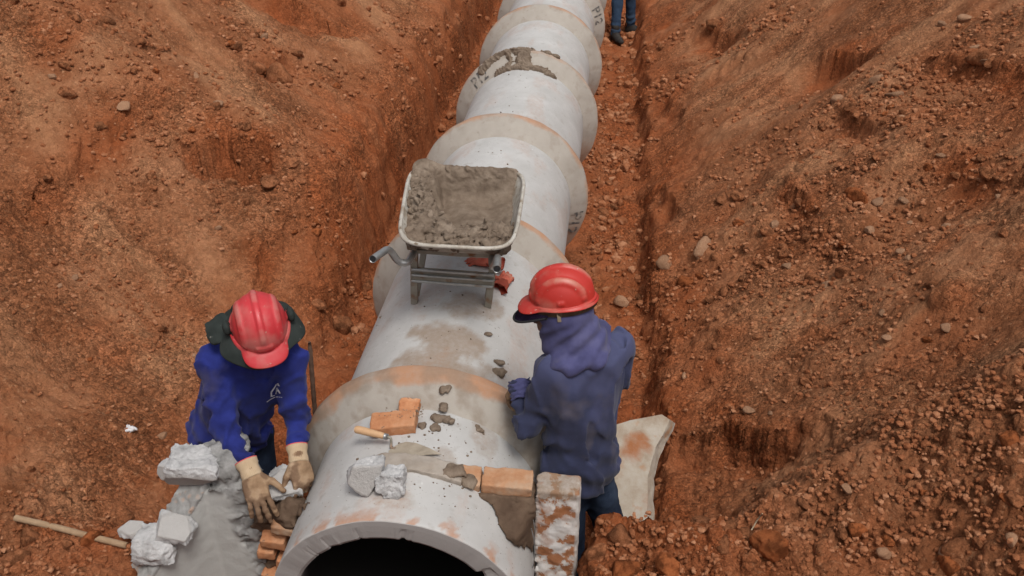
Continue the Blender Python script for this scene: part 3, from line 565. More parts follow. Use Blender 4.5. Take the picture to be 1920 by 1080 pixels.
def make_pipe(k, off, label, rims, muds):
    yr = 0.0; L0 = PL if k > 0 else 0.738
    root = empty('concrete_pipe', (off[0], Y0 + k * PL, off[1]), (0, 0, off[2])); tag(root, label, 'pipe', 'concrete pipes laid end to end')
    y0 = -L0 + (-0.02 if k else 0)
    nth = 300
    prof = [(0.5, yy) for yy in np.linspace(-0.10, y0, 46 if k < 3 else 16)]
    n_o = len(prof); prof += [(0.497, y0 - .003), (0.475, y0 - 0.004), (0.45, y0 - 0.004), (0.418, y0 - 0.003), (0.406, y0 + 0.004)]; n_e = len(prof)
    prof += [(0.402, yy) for yy in np.linspace(y0 + 0.03, 0.03, 14)]
    def fn(th, i, r, y):
        if k == 0:
            yy = y
            ed = fbm2(np.cos(th) * 3.1, np.sin(th) * 3.1, 4); chip = np.clip(fbm2(np.cos(th) * 3 + 9, np.sin(th) * 3, 4, .6) - 0.05, 0, 1)
            if i == n_o - 1: y = y + 0.003 * ed
            if n_o <= i < n_e:
                y = y + 0.003 * ed
                if i >= n_e - 3: r = r + 0.026 * np.clip(chip - .1, 0, 1) ; y = y + 0.012 * chip
            elif i >= n_e and i < n_e + 2: r = r + 0.018 * np.clip(chip - .1, 0, 1)
        else:
            r = r + 0.0012 * n2(th * 3 + k, y * 2)
        return r, y
    V, F_ = rev_grid(prof, nth, fn); me_ = mesh_np('barrel', V, F_)
    th = np.arctan2(V[:, 2], V[:, 0]); yy = V[:, 1]; rr = np.hypot(V[:, 0], V[:, 2]); row = np.repeat(np.arange(len(prof)), nth)
    mud = np.zeros(len(V))
    for (mx, my, sx, sy, a) in muds:
        d = ((V[:, 0] - mx) / sx) ** 2 + ((yy - my) / sy) ** 2
        mud = np.maximum(mud, a * sst(1.15, 0.45, d + 1.2 * fbm2(V[:, 0] * 5 + k, yy * 5, 6)) * (V[:, 2] > 0))
    low = sst(0.05, -0.3, np.sin(th)) * 0.4 * sst(0, .5, fbm2(th * 4, yy * 3 + k, 4) + .2)
    edge = 0
    if k == 0: edge = sst(0.10, 0.0, yy - y0) * sst(0.05, 0.35, fbm2(th * 6 + 1, yy * 9, 4)) * 0.9
    attr(me_, 'mud', mud * (row < n_o)); attr(me_, 'orange', np.maximum(np.maximum(low, edge), 0.14 * sst(.1, .6, fbm2(th * 2 + 3 * k, yy * 2, 5))) * (row < n_o))
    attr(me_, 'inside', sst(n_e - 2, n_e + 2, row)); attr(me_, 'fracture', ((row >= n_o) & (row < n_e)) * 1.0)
    if k == 0:
        rf = np.repeat(np.arange(len(prof) - 1), nth); me_.polygons.foreach_set('use_smooth', ~((rf >= n_o - 1) & (rf < n_e)))
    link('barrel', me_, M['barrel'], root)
    bp = []
    P_ = bell_profile()
    for a, b in zip(P_[:-1], P_[1:]):
        for t in (0, 0.2, 0.4, 0.6, 0.8): bp.append((a[0] + (b[0] - a[0]) * t, a[1] + (b[1] - a[1]) * t))
    bp.append(P_[-1])
    V, F_ = rev_grid(bp, nth, lambda t, i, r, y: (r + 0.0025 * n2(t * 7 + k, y * 20), y + 0.002 * n2(t * 5, k + i * .01)))
    me_ = mesh_np('bell', V, F_); th = np.arctan2(V[:, 2], V[:, 0]); rr = np.hypot(V[:, 0], V[:, 2])
    w0 = 0.578 if k == 0 else 0.602
    rim = sst(w0, w0 + .022, rr + (0.022 if k == 0 else .010) * fbm2(th * 3 + 5 * k, rr * 8, 4)) * rims * sst(-0.5, 0.25, fbm2(th * 2.2 + 11 * k, 3.0, 3) + 0.1)
    rim = np.maximum(rim, sst(-0.1, -0.6, np.sin(th)) * 0.6)
    attr(me_, 'orange', np.clip(rim, 0, 1)); attr(me_, 'mud', (0.75 if k == 0 else .25) * sst(-.3 if k == 0 else .1, 0.6, fbm2(th * 5 + k, rr * 12, 4)))
    link('bell', me_, M['bell'], root); return root
PIPES = [
 ('concrete pipe with a broken open near end, two workers beside it', (0, 0, 0), 1.0, [(0.13, -0.42, 0.05, 0.10, .5), (0.26, -0.2, .06, .1, .4), (-.02, -.62, .1, .05, .35)]),
 ('concrete pipe with the wheelbarrow standing on it, brown mud smeared on top', (-0.022, 0, 0.0), 1.0, [(0.02, -1.12, 0.21, 0.22, .95), (0.03, -1.38, 0.26, 0.12, .8), (0.08, -0.78, 0.16, 0.14, .7), (0.2, -1.3, .05, .08, .6)]),
 ('concrete pipe just beyond the wheelbarrow with a clean tan bell', (-0.03, 0, 0), 0.9, []),
 ('concrete pipe whose bell is plastered with wet mortar', (0.0, 0, 0), 0.4, []),
 ('concrete pipe just beyond the mortar-plastered joint', (0, 0, 0), 0.8, []),
 ('concrete pipe with a black stencil on its bell next to the standing legs', (0, 0, 0), 0.4, []),
 ('concrete pipe beside the legs at the top of the trench, farthest in view', (0, 0, 0), 0.4, []),
 ('concrete pipe beyond the legs at the far end of the trench', (0, 0, 0), 0.4, [])]
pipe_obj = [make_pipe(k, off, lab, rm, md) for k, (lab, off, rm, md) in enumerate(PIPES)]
# stencilled marks on the bells
def flare_point(th, s, k, lift=0.003):
    """s: 0 at the foot of the flare .. 1 at its rim"""
    r = 0.508 + (0.612 - 0.508) * s; y = -0.102 + 0.092 * s
    return Vector(((r + lift * .75) * math.cos(th), y - lift * .75, (r + lift * .75) * math.sin(th)))
def stencil(txt, k, th0, size, flip):
    cu = bpy.data.curves.new('t', 'FONT'); cu.body = txt; cu.size = 1.0; cu.align_x = 'CENTER'; cu.offset = 0.02
    o = bpy.data.objects.new('t', cu); COL.objects.link(o); dg = bpy.context.evaluated_depsgraph_get(); dg.update()
    me_ = bpy.data.meshes.new_from_object(o.evaluated_get(dg)); bpy.data.objects.remove(o)
    bm = bmesh.new(); bm.from_mesh(me_); bmesh.ops.subdivide_edges(bm, edges=bm.edges[:], cuts=2)
    bmesh.ops.triangulate(bm, faces=bm.faces[:])
    for v in bm.verts:
        th = th0 - v.co.x * size * flip / 0.56; v.co = flare_point(th, 0.08 + v.co.y * flip * 1.1 + (0 if flip > 0 else .85), k)
    me2 = bm_mesh(bm, 'stencil_mark'); link('stencil_mark', me2, M['stencil'], pipe_obj[k])
stencil('P12', 5, 0.28, 0.13, 1)
stencil('P12', 3, 2.36, 0.115, 1)
stencil('P12', 2, -0.30, 0.13, 1)

# ------------------------------------------------------------------ headwall remains and brick infill
def paint(me_, fn):
    """store point attributes computed from vertex positions: fn(P) -> {name: values}"""
    P = np.empty(len(me_.vertices) * 3, np.float32); me_.vertices.foreach_get('co', P); P = P.reshape(-1, 3).astype(float)
    for n_, v_ in fn(P).items(): attr(me_, n_, v_)
    return me_
# left: headwall stub with its wing
g = SDF((-1.22, -3.22, -0.72), (-0.48, -2.56, 0.56), 0.008)
def prism(g, poly, y0, y1, op='u', k=0.0):
    """polygon in (x, z) extruded from y0 to y1"""
    q = (slice(None),) * 3; P = g.pts(q); x, z, y = P[..., 0], P[..., 2], P[..., 1]; n = len(poly)
    d = np.full(x.shape, 1e9); ins = np.zeros(x.shape, bool)
    for i in range(n):
        ax, az = poly[i]; bx, bz = poly[(i + 1) % n]; ex, ez = bx - ax, bz - az
        t = np.clip(((x - ax) * ex + (z - az) * ez) / (ex * ex + ez * ez), 0, 1)
        d = np.minimum(d, np.hypot(x - ax - t * ex, z - az - t * ez))
        c = ((az > z) != (bz > z)) & (x < (bx - ax) * (z - az) / (bz - az + 1e-12) + ax); ins ^= c
    d = np.where(ins, -d, d); dy = np.maximum(y0 - y, y - y1)
    g.put(q, np.maximum(d, dy), k, op)
prism(g, [(-1.04, -0.72), (-0.62, -0.72), (-0.62, -0.1), (-0.60, 0.10), (-0.62, 0.30), (-0.66, 0.36), (-0.80, 0.34), (-0.86, 0.24)], -2.87, -2.69)
# wing: slab with a sloping top, from the crease towards the camera and outwards
A_, B_ = Vector((-0.82, -2.86, 0)), Vector((-1.02, -3.17, 0)); dv = (B_ - A_).normalized(); nv = Vector((dv.y, -dv.x, 0))
if nv.x > 0: nv = -nv
q = (slice(None),) * 3; P = g.pts(q); u = (P[..., 0] - A_.x) * dv.x + (P[..., 1] - A_.y) * dv.y
v = (P[..., 0] - A_.x) * nv.x + (P[..., 1] - A_.y) * nv.y; zt = 0.345 - 0.86 * u
v = v + 0.16 * np.clip(0.35 - P[..., 2] - 0.86 * u, 0, 2) * -1.0 * 0 
dW = np.maximum.reduce([-u - 0.02, u - 0.40, -v, v - 0.125, (P[..., 2] - zt) * 0.76])
g.put(q, dW, 0, 'u')
# rough lumps left on top where the wall was broken off
for c, r in (((-0.74, -2.78, 0.37), (0.10, 0.08, 0.09)), ((-0.66, -2.76, 0.33), (0.08, 0.09, 0.10)), ((-0.80, -2.74, 0.40), (0.09, 0.07, 0.07)), ((-0.70, -2.72, 0.43), (0.07, 0.06, 0.05)), ((-0.64, -2.80, 0.22), (0.06, 0.07, 0.11)), ((-0.73, -2.70, 0.45), (0.075, 0.06, 0.06))): g.ell(c, r, k=0.02)
def rough_wall(P):
    e = sst(-0.715, -0.645, P[:, 0] + 0.16 * (P[:, 2] + 0.15) + 0.07 * fbm3(P, 7, 3)); e = np.maximum(e, sst(0.30, 0.36, P[:, 2]) * (P[:, 1] > -2.90))
    e = e * (P[:, 1] > -2.93); rec = sst(-0.70, -0.56, P[:, 0] + 0.16 * P[:, 2])
    return e * (0.020 * fbm3(P, 17, 5, 0.66) + 0.016 * np.abs(fbm3(P, 34, 3, .6)) + 0.050 * rec) + 0.002 * fbm3(P, 20, 2) + 0.010 * fbm3(P, 45, 2) * sst(-.01, .01, 0.0 * P[:, 0] + (P[:, 2] - 0.345 + 0.86 * ((P[:, 0] - A_.x) * dv.x + (P[:, 1] - A_.y) * dv.y) + 0.02)) * (P[:, 1] < -2.87)
g.disp(rough_wall)
mh = g.mesh('wall_body', 1)
def f_(P):
    e = sst(-0.715, -0.655, P[:, 0] + 0.16 * (P[:, 2] + 0.15) + 0.07 * fbm3(P, 7, 3)); top = sst(0.28, 0.34, P[:, 2]) * (P[:, 1] > -2.90)
    wt = (P[:, 2] > 0.345 - 0.86 * ((P[:, 0] - A_.x) * dv.x + (P[:, 1] - A_.y) * dv.y) - 0.025) & (P[:, 1] < -2.86)
    return {'smooth': np.clip(1 - np.maximum(np.maximum(e, top), wt * 0.8), 0, 1), 'orange': wt * sst(0.0, 0.3, fbm3(P, 16, 4) + 0.9 * (0.12 - P[:, 2])) * 0.9}
paint(mh, f_)
hw = link('headwall', mh, M['wall_face']); tag(hw, 'broken grey concrete headwall with sloping wing, left of the pipe mouth', 'headwall')
# right: stub of the headwall
g = SDF((0.44, -2.92, -0.78), (0.74, -2.68, 0.52), 0.006)
g.box((0.583, -2.80, -0.16), (0.087, 0.055, 0.61), rnd=0.012)
g.disp(lambda P: 0.005 * fbm3(P, 22, 4) + (0.020 * np.abs(fbm3(P, 20, 4)) * sst(0.535, 0.50, P[:, 0])) + 0.012 * np.clip(fbm3(P, 9, 4) - .15, 0, 1))
mr_ = paint(g.mesh('wall_stub'), lambda P: {'mud': np.maximum(sst(0.425, 0.44, P[:, 2]) * 0.85, 0.9 * sst(0.40, 0.43, P[:, 2] + .02 * fbm3(P, 20, 3)) * (P[:, 1] < -2.8)), 'orange': 0.5 * sst(.1, .5, fbm3(P, 11, 4)), 'pale': np.maximum(sst(.655, .662, P[:, 0] + .004 * fbm3(P, 20, 3)), .8 * sst(.515, .50, P[:, 0])) * (P[:, 2] < .44)})
ps = link('headwall_stub', mr_, M['painted']); tag(ps, 'whitewashed concrete wall stub smeared with red soil, right of the pipe mouth', 'wall stub')
# brick wall between pipe and stub
bw = empty('brick_wall', (0.33, -2.81, 0.44)); tag(bw, 'low brick and mortar wall closing the gap right of the pipe mouth', 'brick wall')
g = SDF((0.10, -3.03, -0.76), (0.53, -2.70, 0.50), 0.006)
q = (slice(None),) * 3; P = g.pts(q)
yf_ = -2.862 - 0.115 * sst(0.425, 0.30, P[..., 2]) * sst(0.505, 0.43, P[..., 0])
g.D = np.maximum.reduce([0.12 - P[..., 0], P[..., 0] - 0.495, (yf_ - P[..., 1]) * .8, P[..., 1] + 2.755, P[..., 2] - 0.413]); g.D = np.maximum(g.D, 0.500 - np.hypot(P[..., 0], P[..., 2]))
g.disp(lambda P: 0.015 * fbm3(P, 10, 6, .6) + 0.012 * np.clip(np.abs(fbm3(P, 6, 3)) - 0.06, -0.06, 0) * -1.0)
mm = g.mesh('mortar_facing'); mm.transform(Matrix.Translation((-0.33, 2.81, -0.44))); link('mortar_facing', mm, M['mortar_dark'], bw)
def brick_mesh(s, seed, chip=0.004):
    g = SDF((-s[0] / 2 - .02, -s[1] / 2 - .02, -s[2] / 2 - .02), (s[0] / 2 + .02, s[1] / 2 + .02, s[2] / 2 + .02), 0.005)
    g.box((0, 0, 0), (s[0] / 2, s[1] / 2, s[2] / 2), rnd=0.004)
    g.disp(lambda P: chip * fbm3(P + seed, 22, 3) + 2.2 * chip * np.clip(fbm3(P + seed * 2, 12, 3) - 0.1, 0, 1)); return g.mesh('brick', 0)
def place(o, loc, x=(1, 0, 0), z=(0, 0, 1)): o.matrix_local = Matrix.Translation(loc) @ frame(x, z).to_4x4(); return o
bA, bB = brick_mesh((0.105, 0.10, 0.05), 1.0), brick_mesh((0.195, 0.10, 0.052), 2.0)
place(link('brick', bA, M['brick_dusty'], bw), (-0.0975, 0.005, -0.003), (1, 0.02, -0.02), (0.05, -0.12, 1))
place(link('brick', bB, M['brick_dusty'], bw), (0.058, 0.003, 0.0), (1, 0, 0), (0, -0.10, 1))
# mortar bed over the crown of the pipe
g = SDF((-0.22, -2.92, 0.38), (0.36, -2.72, 0.58), 0.005)
def bedz(x): return np.sqrt(np.maximum(0.25 - x * x, 0)) + 0.012 + 0.012 * sst(-.1, .2, x)
P = g.pts(q); xx = P[..., 0]
dz = np.maximum(P[..., 2] - bedz(xx) - 0.004 * n2(xx * 14, P[..., 1] * 14), bedz(xx) - 0.07 - P[..., 2])
yc_ = -2.80 - 0.022 * sst(-.2, .1, xx) + 0.006 * n2(xx * 9, 0 * xx); hw_ = 0.045 + 0.006 * n2(xx * 12, 5 + 0 * xx) - 0.02 * sst(-.10, -.18, xx)
g.D = np.maximum.reduce([dz * 0.9, np.abs(P[..., 1] - yc_) - hw_, xx - 0.215, -0.165 - xx])
g.disp(lambda P: 0.004 * fbm3(P, 40, 3) * sst(-2.83, -2.85, P[:, 1]) + 0.003 * fbm3(P, 25, 3))
mb = g.mesh('mortar_bed'); mb.transform(Matrix.Translation((-0.33, 2.81, -0.44))); link('mortar_bed', mb, M['mortar_dry'], bw)
for (x_, y_, sx, sz) in ((0.16, -2.83, .07, .016), (0.24, -2.835, .035, .014)):
    g = SDF((-.12, -.08, -.05), (.12, .08, .05), 0.006); g.ell((0, 0, 0), (sx, .034, sz)); g.disp(lambda P: .014 * fbm3(P + sx, 22, 4, .6)); o = link('mortar_dab', g.mesh('mortar_dab'), M['mortar'], bw); o.location = (x_ - .33, y_ + 2.81, float(bedz(np.array(x_))) - .006 - .44)
# wire ends sticking out by the stub
bm = bmesh.new()
for (a, b) in (((0.497, -2.90, 0.34), (0.50, -2.895, 0.24)), ((0.490, -2.905, 0.30), (0.502, -2.90, 0.19)), ((0.502, -2.90, 0.24), (0.497, -2.905, 0.08))):
    tube(bm, smooth_path([a, ((a[0] + b[0]) / 2 + .006, (a[1] + b[1]) / 2 - .01, (a[2] + b[2]) / 2), b], 4), 0.0022, 6)
wr = link('tie_wire', bm_mesh(bm, 'tie_wire', True), M['steel']); tag(wr, 'thin loose tie wires hanging between brick wall and whitewashed stub', 'wire')
# left infill of bricks and mortar under the worker's hands
li = empty('brick_infill', (-0.55, -2.82, 0.1)); tag(li, 'unfinished brick and mortar infill between headwall and pipe, left of the mouth', 'brick wall')
g = SDF((-0.70, -2.93, -0.76), (-0.28, -2.66, 0.36), 0.007)
g.box((-0.53, -2.79, -0.28), (0.13, 0.055, 0.45), rnd=0.01); P = g.pts(q); 
g.ell((-0.48, -2.83, 0.20), (0.09, 0.06, 0.055), k=0.03); g.ell((-0.41, -2.86, 0.25), (0.045, 0.05, 0.06), k=0.03); g.ell((-0.57, -2.80, 0.17), (0.08, 0.05, 0.04), k=0.03)
g.D = np.maximum(g.D, 0.498 - np.hypot(P[..., 0], P[..., 2]))
g.disp(lambda P: 0.030 * fbm3(P, 11, 5, 0.62) + .012 * np.abs(fbm3(P, 26, 3)))
ml_ = g.mesh('mortar_core'); ml_.transform(Matrix.Translation((0.55, 2.82, -0.1))); link('mortar_core', ml_, M['mortar_dark'], li)
for (x, z, sx, sz, tl_, mt) in ((-0.575, 0.068, 0.105, 0.050, 0.05, 'brick'), (-0.612, 0.004, 0.075, 0.045, -.03, 'brick'), (-0.548, -0.045, 0.05, 0.048, .2, 'brick'), (-0.590, -0.135, 0.12, 0.05, 0.0, 'brick'), (-0.516, 0.150, 0.11, 0.045, 0.22, 'brick_dusty')):
    place(link('brick', brick_mesh((sx, 0.09, sz), x * 31), M[mt], li), (x + 0.55, -0.028, z - 0.1), (1, 0, -tl_), (0, -0.08, 1))

# ------------------------------------------------------------------ broken concrete pieces
def chunk(name, loc, r, seed, m, label, cat='concrete chunk', M3=None, cuts=(), rough=0.36, res=0.006, group=None):
    """jagged lump: ellipsoid cut by planes; rough on the broken faces, smooth on the cast ones (cuts: normal, distance, smooth?)"""
    R_ = max(r) * 1.35; g = SDF((-R_,) * 3, (R_,) * 3, max(.0042, R_ / 46)); g.box((0, 0, 0), [a * 1.05 for a in r], rnd=.004)
    rr = np.random.default_rng(int(seed * 10))
    for _ in range(11):
        n = rr.normal(size=3); n /= np.linalg.norm(n)
        if any(np.dot(n, np.array(c[0]) / np.linalg.norm(c[0])) > .8 for c in cuts): continue
        g.half(n * np.linalg.norm(n * np.array(r)) * rr.uniform(.86, 1.02), n)
    for (n, d, sm) in cuts: g.half(np.array(n, float) / np.linalg.norm(n) * d, n)
    def dsp(P):
        keep = np.ones(len(P))
        for (n, d, sm) in cuts:
            nn = np.array(n, float) / np.linalg.norm(n)
            if sm: keep = keep * sst(0.0, 0.018, np.abs(P @ nn - d) + 0.006 * fbm3(P + seed, 30, 2))
        return keep * rough * min(r) * (0.40 * fbm3(P + seed, 1.3 / min(r), 5, 0.62) + .10 * np.abs(fbm3(P + seed, 4 / min(r), 2)))
    g.disp(dsp, 0.06); me_ = g.mesh(name, 0)
    def at(P):
        s_ = np.zeros(len(P))
        for (n, d, sm) in cuts:
            nn = np.array(n, float) / np.linalg.norm(n)
            if sm: s_ = np.maximum(s_, sst(0.012, 0.004, np.abs(P @ nn - d)))
        return {'smooth': s_}
    o = link(name, paint(me_, at), M[m]); o.matrix_world = Matrix.Translation(loc) @ (M3.to_4x4() if M3 else Matrix()); tag(o, label, cat, group); return o
chunk('concrete_chunk', (-0.865, -2.825, 0.400), (0.105, 0.075, 0.075), 3.0, 'pale_chunk', 'large broken concrete lump with a flat pale face, on the headwall beside the left worker', cuts=[((0.05, -0.80, -0.45), 0.058, True), ((0, 0, 1), 0.062, False), ((0, 0, -1), 0.066, False), ((-1, -.2, 0.3), 0.105, False)])
chunk('concrete_chunk', (-0.915, -2.985, 0.235), (0.075, 0.062, 0.035), 7.0, 'pale_chunk', 'flat slab of broken concrete lying on the sloping wing top', cuts=[((0.15, -0.30, 0.95), 0.026, True), ((0, 0, -1), 0.03, False), ((1, -.3, 0), .085, False)])
chunk('concrete_chunk', (-0.975, -3.035, 0.170), (0.075, 0.06, 0.06), 9.0, 'pale_chunk', 'jagged whitish concrete lump at the lower end of the wing wall', cuts=[((0, 0, -1), 0.045, False), ((0.7, -.7, 0.2), 0.07, False)])
chunk('concrete_chunk', (-1.005, -2.78, 0.33), (0.05, 0.035, 0.04), 12.0, 'pale_chunk', 'small concrete fragment wedged below the large lump', cuts=[((-.2, -1, 0.2), 0.024, True)])
chunk('concrete_chunk', (-1.12, -2.95, 0.15), (0.06, 0.03, 0.03), 14.0, 'pale_chunk', 'small pale concrete flake on the soil by the stick', cuts=[((0, -.3, 1), 0.02, True)])
chunk('concrete_chunk', (-1.055, -3.06, 0.115), (0.028, 0.02, 0.022), 15.0, 'pale_chunk', 'tiny concrete crumb below the wing wall lumps')
chunk('concrete_chunk', (-0.135, -2.945, 0.545), (0.070, 0.050, 0.062), 21.0, 'pale_chunk', 'pointed white concrete chunk on the pipe crown, left of its neighbour', cuts=[((0.15, -0.85, 0.25), 0.040, True), ((-0.8, -0.2, -.6), 0.048, False), ((0, 0, -1), 0.055, False), ((.8, 0, -.5), .05, False)], rough=0.5)
chunk('concrete_chunk', (-0.028, -2.960, 0.542), (0.062, 0.042, 0.055), 24.0, 'pale_chunk', 'squarish crumbly white concrete chunk on the pipe crown', cuts=[((0, -1, 0.35), 0.034, False), ((1, 0, 0.1), 0.052, False), ((-1, 0, 0), 0.054, False), ((0, 0, 1), 0.045, False), ((0, 0, -1), 0.042, False)], rough=0.5)
chunk('concrete_chunk', (-0.535, -2.765, 0.285), (0.078, 0.07, 0.045), 31.0, 'pale_chunk', 'flat concrete piece being set by the gloved hands of the left worker', cuts=[((0.1, -0.45, 0.9), 0.026, True), ((0, 0, -1), 0.035, False), ((0.4, -1, -.2), 0.055, False), ((-1, -.2, 0), 0.072, False), ((1, .1, 0), .078, False)])
# broken slab leaning against the bank behind the right worker
SL = [((0.785, -1.83), -0.07), ((0.90, -1.78), -0.055), ((1.06, -1.73), -0.045), ((1.10, -1.745), -0.065), ((1.065, -1.81), -0.12), ((1.03, -1.85), -0.17), ((0.995, -1.96), -0.27), ((1.0, -2.12), -0.42), ((1.0, -2.26), -0.56), ((0.78, -2.28), -0.58), ((0.74, -2.0), -0.28)]
bm = bmesh.new(); nrm = Vector((0.10, -0.62, 0.75)).normalized(); fr = []; bk = []
pl0 = Vector((0.9, -1.95, -0.25))
for ((x, y), z) in SL:
    p = Vector((x, y, z)); p = p - nrm * (p - pl0).dot(nrm); fr.append(bm.verts.new(p)); bk.append(bm.verts.new(p - nrm * 0.075 + Vector((0.045, 0.0, 0))))
bm.faces.new(fr); bm.faces.new(bk[::-1])
for i in range(len(fr)): j = (i + 1) % len(fr); bm.faces.new((fr[j], fr[i], bk[i], bk[j]))
bmesh.ops.recalc_face_normals(bm, faces=bm.faces[:]); bmesh.ops.triangulate(bm, faces=bm.faces[:])
bmesh.ops.subdivide_edges(bm, edges=bm.edges[:], cuts=5, use_grid_fill=True)
for v_ in bm.verts:
    p = np.array([v_.co[:]]); edge = 1 if (v_.co - pl0).dot(nrm) < -0.004 else 0.12
    v_.co += Vector((fbm3(p, 14, 4)[0], fbm3(p + 7, 14, 4)[0], fbm3(p + 3, 14, 4)[0])) * 0.009 * edge
sm_ = bm_mesh(bm, 'concrete_slab'); paint(sm_, lambda P: {'orange': 0.95 * sst(0.1, 0.45, fbm3(P, 6, 4) + 0.9 * np.exp(-(((P[:, 0] - 0.93) / 0.1) ** 2 + ((P[:, 1] + 1.86) / 0.06) ** 2)) - 0.12)})
tag(link('concrete_slab', sm_, M['slab']), 'broken curved concrete slab leaning on the bank behind the right worker', 'concrete slab')

# ------------------------------------------------------------------ small things lying about
def on_pipe(x, y, lift=0.0): 
    z = math.sqrt(0.25 - x * x); return Vector((x * (1 + lift / .5), y, z * (1 + lift / .5)))
b1 = link('brick', brick_mesh((0.185, 0.095, 0.055), 5.0, 0.003), M['brick']); place(b1, (-0.098, -2.607, 0.518), (1, 0.10, 0.13), (-0.13, -0.10, 1)); tag(b1, 'whole orange brick flecked with mortar, lying behind the trowel on the pipe', 'brick')
b2 = link('brick', brick_mesh((0.085, 0.09, 0.05), 6.0, 0.005), M['brick']); place(b2, (-0.055, -2.520, 0.520), (1, -0.05, 0.0), (0.05, -0.30, 1)); tag(b2, 'broken half brick leaning on the bell above the whole brick', 'brick')
# trowel
tr = empty('trowel', (-0.09, -2.70, 0.50)); tag(tr, 'mason trowel with pale wooden handle lying against the orange brick', 'trowel')
T0 = Vector((-0.12, -2.70, 0.50))
hp = [Vector((-0.265, -2.690, 0.545)), Vector((-0.24, -2.693, 0.545)), Vector((-0.20, -2.70, 0.542)), Vector((-0.165, -2.706, 0.540)), Vector((-0.142, -2.710, 0.538))]
bm = bmesh.new(); tube(bm, [p - T0 for p in smooth_path(hp, 4)], [0.011, 0.0145, 0.0155, 0.016, 0.016, 0.0162, 0.016, 0.0155, 0.015, 0.0148, 0.0145, 0.014, 0.0135, 0.013, 0.0125, 0.012, 0.0115], 14); link('handle', bm_mesh(bm, 'handle', True), M['wood'], tr)
bm = bmesh.new(); tube(bm, [p - T0 for p in (Vector((-0.143, -2.7099, 0.538)), Vector((-0.128, -2.7125, 0.537)))], 0.0128, 14); link('ferrule', bm_mesh(bm, 'ferrule', True), M['steel'], tr)
bm = bmesh.new(); tube(bm, [p - T0 for p in smooth_path([(-0.13, -2.712, 0.537), (-0.116, -2.715, 0.533), (-0.114, -2.722, 0.512), (-0.112, -2.735, 0.503), (-0.095, -2.738, 0.503)], 5)], 0.0055, 8); link('tang', bm_mesh(bm, 'tang', True), M['steel_dirty'], tr)
bm = bmesh.new(); out = [(-0.112, -2.775), (-0.118, -2.755), (-0.110, -2.735), (-0.085, -2.705), (-0.060, -2.692), (-0.02, -2.698), (0.04, -2.728), (0.092, -2.752), (0.05, -2.764), (-0.03, -2.775)]
top_ = [bm.verts.new(Vector((x, y, 0.507 - 0.05 * abs(x) ** 2 * 8 + 0.004 * math.sin(x * 30))) - T0) for x, y in out]; bot_ = [bm.verts.new(v_.co - Vector((0, 0, 0.0022))) for v_ in top_]
bm.faces.new(top_); bm.faces.new(bot_[::-1])
for i in range(len(out)): j = (i + 1) % len(out); bm.faces.new((top_[j], top_[i], bot_[i], bot_[j]))
bmesh.ops.recalc_face_normals(bm, faces=bm.faces[:]); link('blade', bm_mesh(bm, 'blade'), M['blade'], tr)
# mortar lumps dropped on the pipe
def lump(loc, r, seed, label, yaw=0.0, flat=0.5):
    R_ = r * 1.5; g = SDF((-R_, -R_, -R_ * .8), (R_, R_, R_ * .8), max(0.004, r / 9))
    r_ = np.random.default_rng(seed)
    for _ in range(5): g.ell(r_.uniform(-.55, .55, 3) * np.array([r, r * .5, r * .15]), (r * r_.uniform(.3, .6), r * r_.uniform(.3, .5), r * flat * r_.uniform(.6, .9)), k=r * .15)
    g.disp(lambda P: r * (.22 * fbm3(P + seed, 1.6 / r, 4, .6)), r); o = link('mortar_lump', g.mesh('mortar_lump'), M['mortar'])
    o.location = loc; o.rotation_euler = (0, 0, yaw); tag(o, label, 'mortar lump'); return o
lump((0.082, -2.428, 0.565), 0.035, 1, 'mortar lump on the rim of the nearest bell, above two bricks', 0.3)
lump((0.090, -2.482, 0.520), 0.034, 2, 'forked mortar lump on the nearest bell flare right of the half brick', 0.2)
lump((0.075, -2.540, 0.505), 0.040, 3, 'widest mortar lump on the pipe, right of the whole brick', 0.0)
lump((0.115, -2.545, 0.50), 0.034, 4, 'mortar lump touching the widest lump on its right', 0.1)
lump((0.068, -2.595, 0.502), 0.030, 5, 'oblong mortar lump just below the widest lump', -0.9)
lump((0.238, -2.52, 0.445), 0.028, 6, 'lone elongated mortar lump near the right worker elbow', -0.6)
lump((0.022, -2.60, 0.508), 0.024, 7, 'squat mortar lump at the right end of the whole brick', 0.0, 0.8)
lump((0.275, -2.10, 0.42), 0.045, 8, 'elongated mortar splat on the pipe beside the right worker cuff', -0.8)
lump((0.262, -2.03, 0.428), 0.026, 9, 'small mortar splat behind the elongated one beside the cuff', 0.0)
lump((0.19, -1.86, 0.465), 0.022, 10, 'small mortar splat on the pipe in front of the right barrow leg', 0.4)
lump((-0.25, -2.30, 0.435), 0.034, 11, 'dark mortar sliver behind the left part of the nearest bell rim', 0.5)
for i, (x, y, r, t) in enumerate(((-0.40, -1.53, .018, 'upper'), (-0.405, -1.60, .015, 'middle'), (-0.385, -1.64, .013, 'lowest'))):
    z = math.sqrt(.25 - min(abs(x) + .0, .49) ** 2); o = lump((x - .015, y, z + .003), r, 20 + i, f'{t} of three dark mortar flecks on the left flank of the barrow pipe', 0.9, 0.35)
